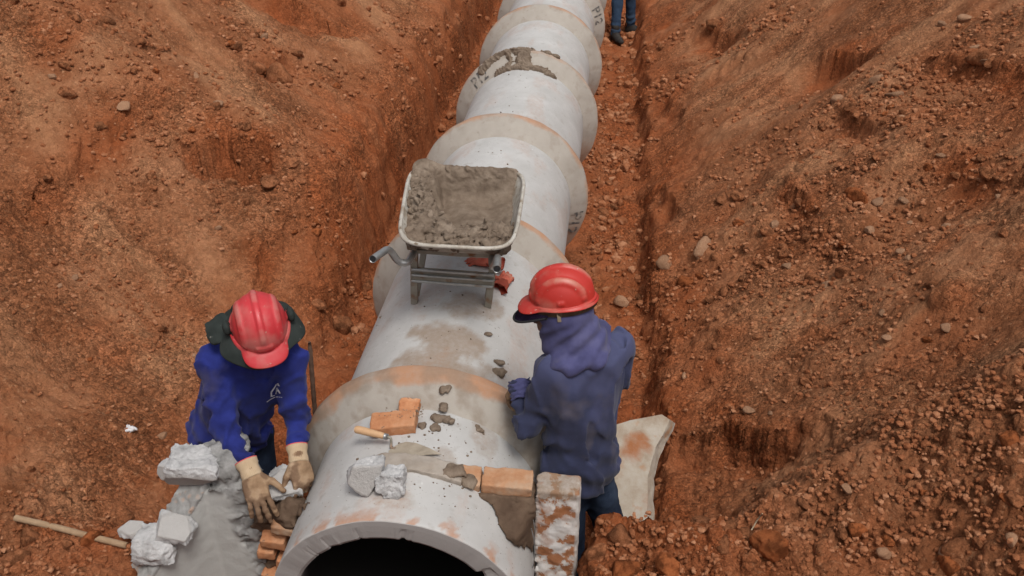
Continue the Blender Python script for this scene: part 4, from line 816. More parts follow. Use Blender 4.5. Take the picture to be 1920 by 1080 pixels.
# crumbs too many to count
cv, cf, cb = [], [], 0
def crumb(P_, r):
    global cb
    W = rock_verts(V0, int(rng.integers(1, 40)), .3, .7, 1) * r; cv.append(W + np.array(P_)); cf.append(F0 + cb); cb += len(V0)
for _ in range(85):
    x = float(np.clip(rng.normal(0.07, 0.11), -.3, .42)); y = float(rng.uniform(-2.98, -2.52)); z = math.sqrt(.25 - x * x); r = float(rng.uniform(.002, .0075) * rng.choice([.6, 1, 1])); crumb((x, y, z + r * .2), r)
for _ in range(22):
    x = float(np.clip(rng.normal(0.08, 0.15), -.4, .42)); y = float(rng.uniform(-2.32, -1.55)); z = math.sqrt(.25 - x * x); r = float(rng.uniform(.002, .006)); crumb((x - .022, y, z + r * .2), r)
for _ in range(24):
    x = float(np.clip(rng.normal(-0.05, 0.12), -.4, .42)); y = float(rng.uniform(-0.5, 2.2)); z = math.sqrt(.25 - x * x); r = float(rng.uniform(.003, .008)); crumb((x - .02, y, z + r * .2 + (0.1 if abs((y - 0.596 + .0) % PL - 0) < .0 else 0)), r)
for _ in range(40):
    x = float(rng.uniform(-.16, .02)); y = float(rng.uniform(-2.61, -2.54)); crumb((x, y, 0.549 + .13 * (x + .085)), float(rng.uniform(.002, .005)))
tag(link('mortar_crumbs', mesh_np('mortar_crumbs', np.concatenate(cv), np.concatenate(cf), False), M['mortar']), 'scattered crumbs of mortar on the pipe tops and brick', 'crumbs', kind='stuff')
# wet mortar plastered over the fourth bell
nt, ns = 150, 90; ths = np.linspace(1.02, 2.42, nt); ss = np.linspace(-0.55, 2.3, ns)
TH, S_ = np.meshgrid(ths, ss, indexing='ij')
r_ = np.interp(S_, [-.55, 0, 0.1, 1.0, 1.15, 1.45, 1.5, 2.3], [0.5, 0.5, 0.510, 0.614, 0.621, 0.621, 0.515, 0.505]); yv = np.interp(S_, [-.55, 0, 0.1, 1.0, 1.15, 1.45, 1.5, 2.3], [-.20, -0.113, -0.100, -0.010, 0.000, 0.034, 0.040, 0.17])
def stroke(pts, wd):
    d = np.full(TH.shape, 9.0)
    for (a, b) in zip(pts[:-1], pts[1:]):
        ax, ay = a[0] * .56, a[1] * .16; bx, by = b[0] * .56, b[1] * .16; px_, py_ = TH * .56 - ax, S_ * .16 - ay; ex, ey = bx - ax, by - ay
        t = np.clip((px_ * ex + py_ * ey) / (ex * ex + ey * ey), 0, 1); d = np.minimum(d, np.hypot(px_ - t * ex, py_ - t * ey) - wd)
    return d
d_ = np.minimum.reduce([stroke([(2.25, .75), (1.98, 1.15), (1.78, 1.35), (1.66, 1.3)], .038), stroke([(1.70, 1.4), (1.62, .9), (1.60, .2)], .064), stroke([(2.05, .05), (1.85, .12), (1.6, .08), (1.36, .08), (1.2, .0), (1.08, -.05)], .034), stroke([(1.58, 1.2), (1.45, 1.75), (1.30, 1.5), (1.18, 1.35)], .034), stroke([(1.84, 1.2), (1.80, .5), (1.9, .2)], .020)])
d_ = d_ + 0.020 * fbm2(TH * 11, S_ * 3.2, 4)
tk = np.clip(-d_ * 1.1, -0.004, 0.030) + np.where(d_ < 0, 0.008 * fbm2(TH * 30, S_ * 9, 4) + 0.006, -.004)
tk = np.maximum(tk, -0.006)
rr_ = r_ + tk * 0.8; yy_ = yv - tk * 0.5
Vm = np.stack([rr_ * np.cos(TH), yy_, rr_ * np.sin(TH)], -1).reshape(-1, 3); I = np.arange(nt * ns).reshape(nt, ns)
Fm = np.stack([I[:-1, :-1], I[1:, :-1], I[1:, 1:], I[:-1, 1:]], -1).reshape(-1, 4); tf = tk.ravel(); keep = (tf[Fm] > -0.0055).any(1); Fm = Fm[keep]
used = np.unique(Fm); mp = np.full(len(Vm), -1); mp[used] = np.arange(len(used))
mo = link('mortar_smear', mesh_np('mortar_smear', Vm[used], mp[Fm]), M['mortar']); mo.location = (0, Y0 + 3 * PL, 0); tag(mo, 'wet grey mortar plastered in strips over the fourth pipe bell', 'mortar')
# rebar, stick, litter, straw
g_pts = [Vector((-0.708, -2.0, tz(-.7, -2.0) - 0.15)), Vector((-0.642, -2.0, 0.455))]
bm = bmesh.new(); n = 60; pts = [g_pts[0].lerp(g_pts[1], i / n) for i in range(n + 1)]
tube(bm, pts, [0.0105 + 0.0016 * (i % 2) - (0.004 if i > n - 2 else 0) for i in range(n + 1)], 10)
tag(link('rebar', bm_mesh(bm, 'rebar', True), M['rust']), 'rusty ribbed steel bar standing upright behind the left worker', 'rebar')
s0, s1 = Vector((-1.64, -2.93, tz(-1.64, -2.93) + 0.035)), Vector((-1.14, -2.985, tz(-1.17, -2.98) + 0.015))
bm = bmesh.new(); tube(bm, smooth_path([s0, s0.lerp(s1, .35) + Vector((0, 0, .004)), s0.lerp(s1, .7), s1], 6), 0.0135, 12)
tag(link('wooden_stick', bm_mesh(bm, 'wooden_stick', True), M['stick']), 'pale wooden stick half buried in the soil left of the wing wall', 'stick')
g = SDF((-.05,) * 3, (.05,) * 3, 0.003); g.ell((0, 0, 0), (.03, .018, .016)); g.disp(lambda P: .016 * fbm3(P, 40, 3) ); o = link('paper_scrap', g.mesh('paper_scrap', 0), M['litter']); o.location = (-1.70, -1.96, tz(-1.70, -1.96) + .012); tag(o, 'crumpled white paper scrap on the soil left of the left worker', 'litter')
bm = bmesh.new(); z0 = tz(1.34, -2.80); tube(bm, [Vector((1.335, -2.80, z0 - .01)), Vector((1.345, -2.81, z0 + .05)), Vector((1.36, -2.81, z0 + .09))], .0028, 6)
tag(link('straw_stem', bm_mesh(bm, 'straw_stem', True), M['straw']), 'dry straw stem sticking up from the right spoil heap', 'straw')

# ------------------------------------------------------------------ wheelbarrow
WB = empty('wheelbarrow', (0.03, -1.6, 0.46)); tag(WB, 'galvanised wheelbarrow full of mortar standing on top of the pipe', 'wheelbarrow')
W0 = Vector((0.03, -1.6, 0.46))
def T(x, y, z): return Vector((x, y, z)) - W0
near_y, far_y, ZR = -1.985, -1.16, 1.0
def tray_ring(f, z, n=96, inset=0.0):
    """rounded outline at depth f (0 rim .. 1 floor)"""
    out = []
    for i in range(n):
        t = 2 * math.pi * i / n; c, s_ = math.cos(t), math.sin(t); e = 0.36
        u = math.copysign(abs(c) ** e, c); v = math.copysign(abs(s_) ** e, s_)
        y = (near_y + far_y) / 2 + v * (far_y - near_y) / 2; 
        wd = 0.278 + 0.022 * v; cx = 0.033 - 0.033 * v
        y = y + (0.02 - y * 0) * 0
        yy = y * (1 - f) + ((-1.46) + v * 0.22) * f; ww = wd * (1 - f) + 0.19 * f
        k = 1 - inset; out.append(T(cx + u * ww * k, (near_y + far_y) / 2 * (1 - k) * (1 - f) + yy * (k + (1 - k) * f) if inset else yy, z))
    return out
bm = bmesh.new(); rows = []
for f, z, ins in ((0, ZR, 0), (0.05, ZR - .012, 0.012), (0.5, ZR - .11, 0.012), (0.95, ZR - .21, .012), (1.0, ZR - .22, .03)): rows.append([bm.verts.new(p) for p in tray_ring(f, z, 96, ins)])
for f, z, ins in ((1.0, ZR - .223, .02), (0.95, ZR - .213, 0.0), (0.5, ZR - .112, 0.0), (0.05, ZR - .015, .002)): rows.append([bm.verts.new(p) for p in tray_ring(f, z, 96, ins)])
for a, b in zip(rows[:-1], rows[1:]):
    for i in range(96): bm.faces.new((a[i], a[(i + 1) % 96], b[(i + 1) % 96], b[i]))
for i in range(96): bm.faces.new((rows[-1][i], rows[-1][(i + 1) % 96], rows[0][(i + 1) % 96], rows[0][i]))
bm.faces.new(rows[4][::-1]); bm.faces.new(rows[5])
bmesh.ops.recalc_face_normals(bm, faces=bm.faces[:]); link('tray', bm_mesh(bm, 'tray', True), M['tray'], WB)
rim = tray_ring(0, ZR, 96); V_, F_ = tube_np(rim + rim[:2], 0.0095, 10); F_ = F_[:96 * 10]
bm = bmesh.new(); vs = [bm.verts.new(v) for v in V_]
for f in F_: bm.faces.new([vs[i] for i in f])
for v in [v for v in bm.verts if not v.link_faces]: bm.verts.remove(v)
link('rim', bm_mesh(bm, 'rim', True), M['tray'], WB)
HL = smooth_path([(-0.05, -1.02, 0.69), (-0.13, -1.40, 0.765), (-0.150, -1.66, 0.835), (-0.158, -1.84, 0.865), (-0.170, -1.905, 0.862), (-0.205, -1.925, 0.880), (-0.238, -1.945, 0.945), (-0.255, -2.02, 0.968), (-0.270, -2.10, 0.985)], 8)
HR = smooth_path([(0.05, -1.02, 0.69), (0.15, -1.40, 0.765), (0.190, -1.66, 0.835), (0.208, -1.84, 0.865), (0.222, -1.905, 0.865), (0.240, -1.935, 0.910), (0.252, -1.98, 0.955), (0.260, -2.05, 0.968), (0.266, -2.115, 0.978)], 8)
for H_ in (HL, HR):
    bm = bmesh.new(); tube(bm, [T(*p) for p in H_], 0.0165, 14, caps=False)
    tube(bm, [T(*p) for p in (H_[-1], H_[-4])], 0.0140, 14, caps=True)
    n_ = len(bm.verts) - 28; ev = [v for v in bm.verts]; a = ev[(len(H_) - 1) * 14:len(H_) * 14]; b = ev[n_:n_ + 14]
    hm = bm_mesh(bm, 'handle', True); link('handle', hm, M['steel'], WB)
    # black disc over the closed tube end, painting the shade of an open bore
    bm = bmesh.new(); d_ = (H_[-1] - H_[-3]).normalized(); tube(bm, [T(*(H_[-1] + d_ * 0.0006)), T(*(H_[-1] + d_ * 0.0012))], 0.0135, 14); link('bore_shade_disc', bm_mesh(bm, 'bore_shade_disc'), M['black_trim'], WB)
    bm = bmesh.new(); tube(bm, [T(*(H_[-1] - d_ * 0.004)), T(*(H_[-1] + d_ * 0.0008))], 0.0168, 14, caps=True); link('handle_end', bm_mesh(bm, 'handle_end', True), M['steel'], WB)
def bar(name, a, b, w_, h_, m, up=(0, 0, 1), bev=0.002):
    a, b = T(*a), T(*b); d = b - a; bm = bmesh.new(); box(bm, (0, 0, 0), (d.length, w_, h_)); bmesh.ops.bevel(bm, geom=bm.edges[:], offset=bev, segments=1, affect='EDGES')
    o = link(name, bm_mesh(bm, name), M[m], WB); o.matrix_local = Matrix.Translation((a + b) / 2) @ frame(d, up).to_4x4(); return o
def pz(x): return math.sqrt(0.25 - (x + .022) ** 2)
for sx, fx, tx in ((-1, -0.215, -0.178), (1, 0.157, 0.205)):
    bar('leg', (fx, -1.622, pz(fx) + 0.004), (tx, -1.70, 0.86), 0.034, 0.034, 'steel_dirty', (1, 0, 0))
    bar('leg_brace', (fx + sx * -0.006, -1.60, pz(fx) + .03), (tx * .92, -1.46, 0.79), 0.016, 0.030, 'steel_dirty', (1, 0, 0))
for zc, hh in ((0.695, .012), (0.660, .010), (0.622, .012)):
    t_ = (zc - 0.45) / 0.41
    bar('cross_bar', (-0.215 + .037 * t_ - .012, -1.622 - .078 * t_ - .022, zc + .004), (0.157 + .048 * t_ + .012, -1.622 - .078 * t_ - .022, zc - .004), 0.014, hh, 'steel')
bar('cross_plate', (-0.20, -1.672, 0.664), (0.19, -1.672, 0.656), 0.008, 0.075, 'steel_dirty')
bar('under_bar', (-0.17, -1.80, 0.868), (0.21, -1.80, 0.866), 0.03, 0.02, 'steel_dirty')
# wheel
wh = empty('wheel', T(0.0, -1.02, 0.69)); wh.parent = WB
def lathe_x(prof, n=40):
    bm = bmesh.new(); R = []
    for i in range(n):
        a = 2 * math.pi * i / n; R.append([bm.verts.new((x, r * math.cos(a), r * math.sin(a))) for r, x in prof])
    for i in range(n):
        A, B = R[i], R[(i + 1) % n]
        for j in range(len(prof)): k = (j + 1) % len(prof); bm.faces.new((A[j], B[j], B[k], A[k]))
    bmesh.ops.recalc_face_normals(bm, faces=bm.faces[:]); return bm
link('tyre', bm_mesh(lathe_x([(0.172 + 0.033 * math.cos(t), 0.036 * math.sin(t)) for t in np.linspace(0, 2 * np.pi, 14, endpoint=False)]), 'tyre', True), M['rubber'], wh)
link('wheel_disc', bm_mesh(lathe_x([(0.145, 0.02), (0.145, -0.02), (0.10, -0.008), (0.02, -0.03), (0.012, -0.05), (0.012, 0.05), (0.02, 0.03), (0.10, 0.008)]), 'wheel_disc', True), M['steel'], wh)
# the mortar it carries
g = SDF((-0.30, -2.03, ZR - 0.21), (0.36, -1.10, ZR + 0.09), 0.0052)
P = g.pts((slice(None),) * 3); xs_, ys_, zs_ = P[..., 0][:, :, 0], P[..., 1][:, :, 0], P[..., 2]
v_ = (ys_ - (near_y + far_y) / 2) / ((far_y - near_y) / 2); u_ = (xs_ - (0.033 - 0.033 * v_)) / (0.278 + 0.022 * v_)
back = sst(0.62, 0.92, v_); edge_ = sst(0.78, 1.0, np.maximum(np.abs(u_), np.abs(v_)))
hol = sst(-0.62, -0.30, u_ + 0.22 * fbm2(ys_ * 7, xs_ * 7, 3)) * sst(-0.32, -0.02, v_ + 0.2 * fbm2(xs_ * 8, ys_ * 8 + 5, 3)) * sst(0.93, 0.76, v_) * sst(0.99, 0.86, u_)
zb = ZR - 0.036 + 0.056 * back - 0.100 * hol * (1 - 0.15 * u_) + 0.014 * hol * np.sin(u_ * 8 + v_ * 3) + 0.03 * sst(-.35, -.75, u_) * sst(-.4, .1, v_) - .010 * edge_ * (v_ < .6) - 0.02 * sst(-.75, -.95, v_)
sup = (np.abs(u_) ** 7 + np.abs(v_) ** 7) ** (1 / 7.0)
fz = np.clip((ZR - zs_) / 0.22, 0, 1)
side_ = (sup[..., None] - (0.985 - 0.30 * fz)) * 0.28
nl_ = near_y + .015 + .30 * fz - ys_[..., None]
g.D = np.maximum.reduce([(zs_ - zb[..., None]) * .8, side_, nl_ * .6, (ZR - 0.19) - zs_])
lum = np.repeat((1 - 0.80 * hol)[..., None], zs_.shape[2], 2)
def ml_d(P_):
    ii = np.clip(((P_[:, 0] - g.lo[0]) / g.h).round().astype(int), 0, lum.shape[0] - 1); jj = np.clip(((P_[:, 1] - g.lo[1]) / g.h).round().astype(int), 0, lum.shape[1] - 1); L_ = lum[ii, jj, 0]
    return (-L_ * (0.022 * fbm3(P_, 10, 3, .6) + 0.036 * (np.abs(fbm3(P_, 21, 3, .55)) - .2)) + .004 * fbm3(P_, 30, 2)) * sst(ZR - .16, ZR - .07, P_[:, 2]) * (1 - .9 * sst(.88, .99, sup[ii, jj]))
g.disp(ml_d, .07)
lm = link('mortar_load', g.mesh('mortar_load', 0), M['mortar']); tag(lm, 'heap of wet lumpy mortar with a scooped hollow, filling the wheelbarrow', 'mortar')

# ------------------------------------------------------------------ hands and gloves
def hand_mesh(name, side, curls, spread=0.10, thumb=(0.6, 0.75, -0.35), h=0.0032, fat=1.0, cuff=0.06, thumb_bend=0.3, floppy=0):
    """local frame: wrist at origin, fingers along +x, back of the hand +z, thumb towards +y (mirrored by side=-1)"""
    g = SDF((-cuff - .01, -.075, -.095), (.215, .11, .05), h)
    g.ell((0.050, 0.0, 0.0), (0.056, 0.041 * fat, 0.019 * fat), k=.01); g.box((0.052, 0, 0), (0.038, 0.036, 0.012), rnd=.011, k=.014)
    g.cap((-0.01, 0, 0), (0.03, 0, 0), 0.026, 0.027, k=.018)
    bases = [(0.088, 0.031, .002), (0.094, 0.0105, .004), (0.090, -0.0105, .003), (0.081, -0.029, 0.0)]; lens = [(.040, .026, .021), (.044, .029, .022), (.041, .027, .021), (.033, .021, .019)]
    for i, (b, L_) in enumerate(zip(bases, lens)):
        p = np.array(b); a = 0.0; yaw = spread * (1.4 - i) * 0.75; rad = [0.0108, 0.0102, 0.0098, 0.0088]
        g.cap(p - np.array([.035, 0, .002]), p, .010, 0.0112 * fat, k=.010)
        for j in range(3):
            a += curls[i][j]; d = np.array([math.cos(a) * math.cos(yaw), math.cos(a) * math.sin(yaw), -math.sin(a)]); e = p + d * L_[j]
            g.cap(p, e, rad[j] * fat * (1.0 if i < 3 else .9), rad[j + 1] * fat * (1.0 if i < 3 else .9), k=.0035); p = e
    t = np.array(thumb, float); t /= np.linalg.norm(t); p0 = np.array([0.022, 0.026, -0.006]); p1 = p0 + t * 0.044; t2 = t + np.array([thumb_bend, -thumb_bend * .6, -thumb_bend * .5]); t2 /= np.linalg.norm(t2); p2 = p1 + t2 * 0.030; t3 = t2 + np.array([thumb_bend * .5, 0, 0]); t3 /= np.linalg.norm(t3); p3 = p2 + t3 * .022
    g.cap(p0, p1, .0165 * fat, .0125 * fat, k=.014); g.cap(p1, p2, .0122 * fat, .0108 * fat, k=.004); g.cap(p2, p3, .0108 * fat, .0095 * fat, k=.003)
    g.disp(lambda P: 0.0013 * fbm3(P + side, 55, 3) + 0.0010 * np.sin(P[:, 0] * 260 + 3 * n3(P[:, 0] * 30, P[:, 1] * 30, P[:, 2] * 30)) * sst(.085, .10, P[:, 0]))
    m = g.mesh(name, 1)
    if side < 0: m.transform(Matrix.Diagonal((1, -1, 1, 1))); m.flip_normals()
    return paint(m, lambda P: {'dirt': np.clip(sst(-0.1, 0.35, fbm3(P, 22, 4) + 0.5 * sst(.06, .15, P[:, 0])) , 0, 1)})
def cuff_mesh(r0, r1, L, ribs=34):
    V = []; n = ribs * 3; rows = 14
    for j in range(rows):
        t = j / (rows - 1); R = r0 + (r1 - r0) * t + 0.0018 * math.sin(t * 9) + (0.0015 if j in (0, rows - 1) else 0)
        for i in range(n):
            a = 2 * math.pi * i / n; rr = R + 0.0011 * math.cos(a * ribs); V.append((-t * L + .006, rr * 1.12 * math.cos(a), rr * 0.95 * math.sin(a)))
    I = np.arange(n * rows).reshape(rows, n); J = np.roll(I, -1, 1); F_ = np.stack([I[:-1], J[:-1], J[1:], I[1:]], -1).reshape(-1, 4)
    inner = [(v[0], v[1] * .93, v[2] * .93) for v in V]; F2 = np.stack([I[:-1] + n * rows, I[1:] + n * rows, J[1:] + n * rows, J[:-1] + n * rows], -1).reshape(-1, 4)
    e0 = np.stack([I[0], I[0] + n * rows, J[0] + n * rows, J[0]], -1); e1 = np.stack([I[-1], J[-1], J[-1] + n * rows, I[-1] + n * rows], -1)
    return mesh_np('cuff', V + inner, np.concatenate([F_, F2, e0, e1]))
def hand_matrix(wrist, tip, back):
    return Matrix.Translation(wrist) @ frame(Vector(tip) - Vector(wrist), back).to_4x4()
# red rubber gloves lying under the barrow
CUR_R = [(.25, .3, .2), (.3, .35, .2), (.35, .4, .25), (.4, .4, .3)]
def rubber_glove(loc, xdir, zdir, seed, label):
    g = empty('rubber_glove', loc); tag(g, label, 'glove', 'red rubber gloves lying under the wheelbarrow')
    o = link('hand', hand_mesh('hand', 1 if seed % 2 else -1, CUR_R, .12, (0.55, .8, -.2), h=.0045, fat=0.95), M['red_glove'], g); o.matrix_local = frame(xdir, zdir).to_4x4() @ Matrix.Scale(.85, 4)
    bm = bmesh.new(); V = []; n = 24; rows = 9
    for j in range(rows):
        t = j / (rows - 1); R = .026 + .013 * t; x = .012 - t * .085
        V.append([bm.verts.new((x, R * (1.15 + .1 * t) * math.cos(2 * math.pi * i / n) + .003 * math.sin(i * 1.3 + j), R * (.75) * math.sin(2 * math.pi * i / n) + .003 * math.cos(i * .9 + j * .8))) for i in range(n)])
    for a, b in zip(V[:-1], V[1:]):
        for i in range(n): bm.faces.new((a[i], a[(i + 1) % n], b[(i + 1) % n], b[i]))
    bmesh.ops.solidify(bm, geom=bm.faces[:], thickness=0.003); c = link('cuff', bm_mesh(bm, 'cuff', True), M['red_glove'], g); c.matrix_local = frame(xdir, zdir).to_4x4(); return g
rubber_glove((0.205, -1.40, 0.475), (0.20, 1, -0.05), (0.3, 0, 1), 1, 'red rubber glove with its open cuff towards us, behind the right barrow leg')
rubber_glove((0.120, -1.27, 0.515), (-1, 0.12, 0.02), (0.15, 0, 1), 2, 'red rubber glove lying flat behind the barrow cross bars')

# ------------------------------------------------------------------ people
def axes(J):
    r = (J['shR'] - J['shL']).normalized(); u = (J['neck'] - J['pel']).normalized(); f = u.cross(r).normalized(); r = f.cross(u).normalized()
    return r, f, u
def cols(*c): return np.array(Matrix(c).transposed())
def bounds(pts, m): a = np.array([tuple(p) for p in pts]); return a.min(0) - m, a.max(0) + m
def body_mesh(J, h=0.010):
    r, f, u = axes(J); Hr = J['hr']; Hf = J['hf']; Hu = J['hu']
    lo, hi = bounds([v for k_, v in J.items() if k_[:2] not in ('hr', 'hf', 'hu', 'ft', 'fl')], 0.16); g = SDF(lo, hi, h); B = cols(r, f, u)
    P_, N_ = J['pel'], J['neck']; L = (N_ - P_).length
    g.ell(P_ + u * 0.0, (.140, .09, .12), B); g.ell(P_ + u * L * .36 + f * .01, (.115, .075, .17), B, k=.05); g.ell(P_ + u * L * .66, (.125, .075, .17), B, k=.05)
    g.cap(J['shL'].lerp(J['shR'], .08) - u * .012, J['shR'].lerp(J['shL'], .08) - u * .012, .036, .036, k=.05)
    hd = J['head']; g.cap(N_ - u * .03, hd - Hu * .06, .052, .052, k=.03)
    for s_ in 'LR':
        g.cap(J['sh' + s_] - u * .012, J['el' + s_], .030, .026, k=.03); g.cap(J['el' + s_], J['wr' + s_], .026, .020, k=.02)
        d = (J['wr' + s_] - J['el' + s_]).normalized(); d2 = (J['tip' + s_] - J['wr' + s_]).normalized(); g.cap(J['wr' + s_], J['wr' + s_] + d2 * .06, .024, .022, k=.02)
        for o_ in (-1, 0, 1): g.cap(J['wr' + s_] + d2 * .06, J['wr' + s_] + d2 * .12 + d2.orthogonal().normalized() * .008 * o_, .013, .007, k=.01)
        g.cap(J['hip' + s_], J['kn' + s_], .080, .055, k=.05); g.cap(J['kn' + s_], J['an' + s_], .052, .036, k=.03); g.cap(J['an' + s_], J['an' + s_] + J['ft' + s_] * .14 + Vector((0, 0, -.05)), .036, .028, k=.03)
    HB = cols(Hr, Hf, Hu)
    g.ell(hd + Hu * .02, (.074, .095, .105), HB, k=.02); g.ell(hd + Hf * .035 - Hu * .06, (.055, .058, .065), HB, k=.03); g.cap(hd + Hf * .075 - Hu * .098, hd + Hf * .082 - Hu * .092, .018, .016, k=.02)
    g.cap(hd + Hf * .092 + Hu * .012, hd + Hf * .116 - Hu * .030, .010, .015, k=.012); g.cap(hd + Hf * .088 - Hr * .03 + Hu * .022, hd + Hf * .088 + Hr * .03 + Hu * .022, .013, .013, k=.012)
    for s_ in (-1, 1):
        g.ell(hd + Hf * .095 + Hr * s_ * .032 + Hu * .002, (.014, .010, .010), HB, k=.006, op='d'); g.ell(hd + Hf * .080 + Hr * s_ * .032 + Hu * .002, (.012, .012, .012), HB, k=.004)
        g.ell(hd + Hr * s_ * .078 - Hf * .01 - Hu * .01, (.010, .020, .032), HB, k=.008)
    g.cap(hd + Hf * .100 - Hr * .02 - Hu * .058, hd + Hf * .100 + Hr * .02 - Hu * .058, .009, .009, k=.008); g.cap(hd + Hf * .110 - Hr * .02 - Hu * .0585, hd + Hf * .110 + Hr * .02 - Hu * .0585, .0035, .0035, k=.003, op='d')
    return g.mesh('person', 1)
def shirt_mesh(J, hem=0.10, fat=1.0, folds=1.0, h=0.008, arms='LR', seed=0.0, extra=None, cut=0.0):
    r, f, u = axes(J); ks = ['pel', 'neck', 'shL', 'shR', 'elL', 'elR', 'wrL', 'wrR', 'hipL', 'hipR']; lo, hi = bounds([J[k_] for k_ in ks], 0.20); g = SDF(lo, hi, h); B = cols(r, f, u)
    P_, N_ = J['pel'], J['neck']; L = (N_ - P_).length
    g.ell(P_ - u * .05, (.182 * fat, .132 * fat, .18), B); g.ell(P_ + u * L * .33 + f * .005, (.160 * fat, .118 * fat, .22), B, k=.09); g.ell(P_ + u * L * .68 - f * .005, (.168 * fat, .118 * fat, .21), B, k=.08)
    g.cap(J['shL'], J['shR'], .060, .060, k=.05); g.cap(N_ - u * .05, N_ + u * .01, .075, .062, k=.04)
    for s_ in arms:
        a, e, w_ = J['sh' + s_], J['el' + s_], J['wr' + s_]
        w_ = w_ - (w_ - e).normalized() * cut
        g.cap(a, e, .062, .053, k=.04, fold=(.0050 * folds, 80, .35, .8)); g.cap(e, w_, .052, .040, k=.022, fold=(.0050 * folds, 100, .15, .6))
    if extra: extra(g, r, f, u, B)
    g.half(P_ - u * hem, u * -1, k=0.004)
    for s_ in arms:
        d = (J['wr' + s_] - J['el' + s_]).normalized(); c = J['wr' + s_] + d * (.01 - cut)
        q = g.sl(c, c, .075); P = g.pts(q); g.D[q] = np.maximum(g.D[q], np.where(np.linalg.norm(P - np.array(c), axis=-1) < .07, (P - np.array(c)) @ np.array(d), g.D[q]))
    U, R_, F_ = np.array(u), np.array(r), np.array(f); O = np.array(P_)
    def dsp(P):
        z = (P - O) @ U; x = (P - O) @ R_; y = (P - O) @ F_
        low = sst(.30, .0, z)
        d = 0.009 * folds * fbm3(P + seed, 6, 2) + 0.006 * folds * fbm3(np.stack([x * 1.0, y, z * .35], -1) + seed, 15, 3)
        wv = n3(P[:, 0] * 3 + seed, P[:, 1] * 3, P[:, 2] * 3)
        for (fx, fz, am, ph) in ((6.0, 2.0, .016, 0.0), (11, 4.0, .009, 7.0)):
            nn = n3(x * fx + .8 * wv + ph, y * fx + seed, (z + .5 * x) * fz); d += .35 * am * folds - am * folds * np.exp(-(nn / .11) ** 2)
        d += low * 0.007 * folds * np.sin(z * 60 + 3.0 * n3(x * 7 + seed, y * 7, z * 4) + 1.5 * np.sin(x * 9))
        d += -0.004 * sst(.018, .0, np.abs(z + hem - .022)) * 0
        return d
    g.disp(dsp); return g.mesh('shirt', 1)
def trousers_mesh(J, h=0.010, fat=1.0, seed=0.0):
    r, f, u = axes(J); lo, hi = bounds([J[k_] for k_ in ('pel', 'hipL', 'hipR', 'knL', 'knR', 'anL', 'anR')], 0.20); g = SDF(lo, hi, h); B = cols(r, f, u); P_ = J['pel']
    g.ell(P_ + Vector((0, 0, -.01)), (.165 * fat, .122 * fat, .14), B)
    for s_ in 'LR': g.cap(J['hip' + s_], J['kn' + s_], .096 * fat, .072 * fat, k=.04, fold=(.004, 45, .5, .9)); g.cap(J['kn' + s_], J['an' + s_] + Vector((0, 0, .02)), .072 * fat, .062 * fat, k=.03, fold=(.006, 75, .4, .9))
    g.half(P_ + u * .03, u, k=.006); g.disp(lambda P: .006 * fbm3(P + seed, 9, 3) + .003 * fbm3(P + seed, 26, 2)); return g.mesh('trousers', 1)
def boot_mesh(J, s_):
    a = J['an' + s_]; d = J['ft' + s_]; gz = J['floor' + s_] if ('floor' + s_) in J else a.z - .09
    lo, hi = bounds([a, a + d * .2], 0.13); lo[2] = gz - .02; g = SDF(lo, hi, .007); sd = Vector((-d.y, d.x, 0))
    g.cap(a + Vector((0, 0, .10)), a + Vector((0, 0, -.02)), .056, .052); g.cap(Vector((a.x, a.y, gz + .045)) - d * .03, Vector((a.x, a.y, gz + .035)) + d * .15, .048, .042, k=.03); g.cap(a, Vector((a.x, a.y, gz + .05)) + d * .09, .05, .046, k=.03)
    g.half((0, 0, gz + .004), (0, 0, -1)); g.disp(lambda P: .003 * fbm3(P, 25, 3)); return g.mesh('boot', 1)
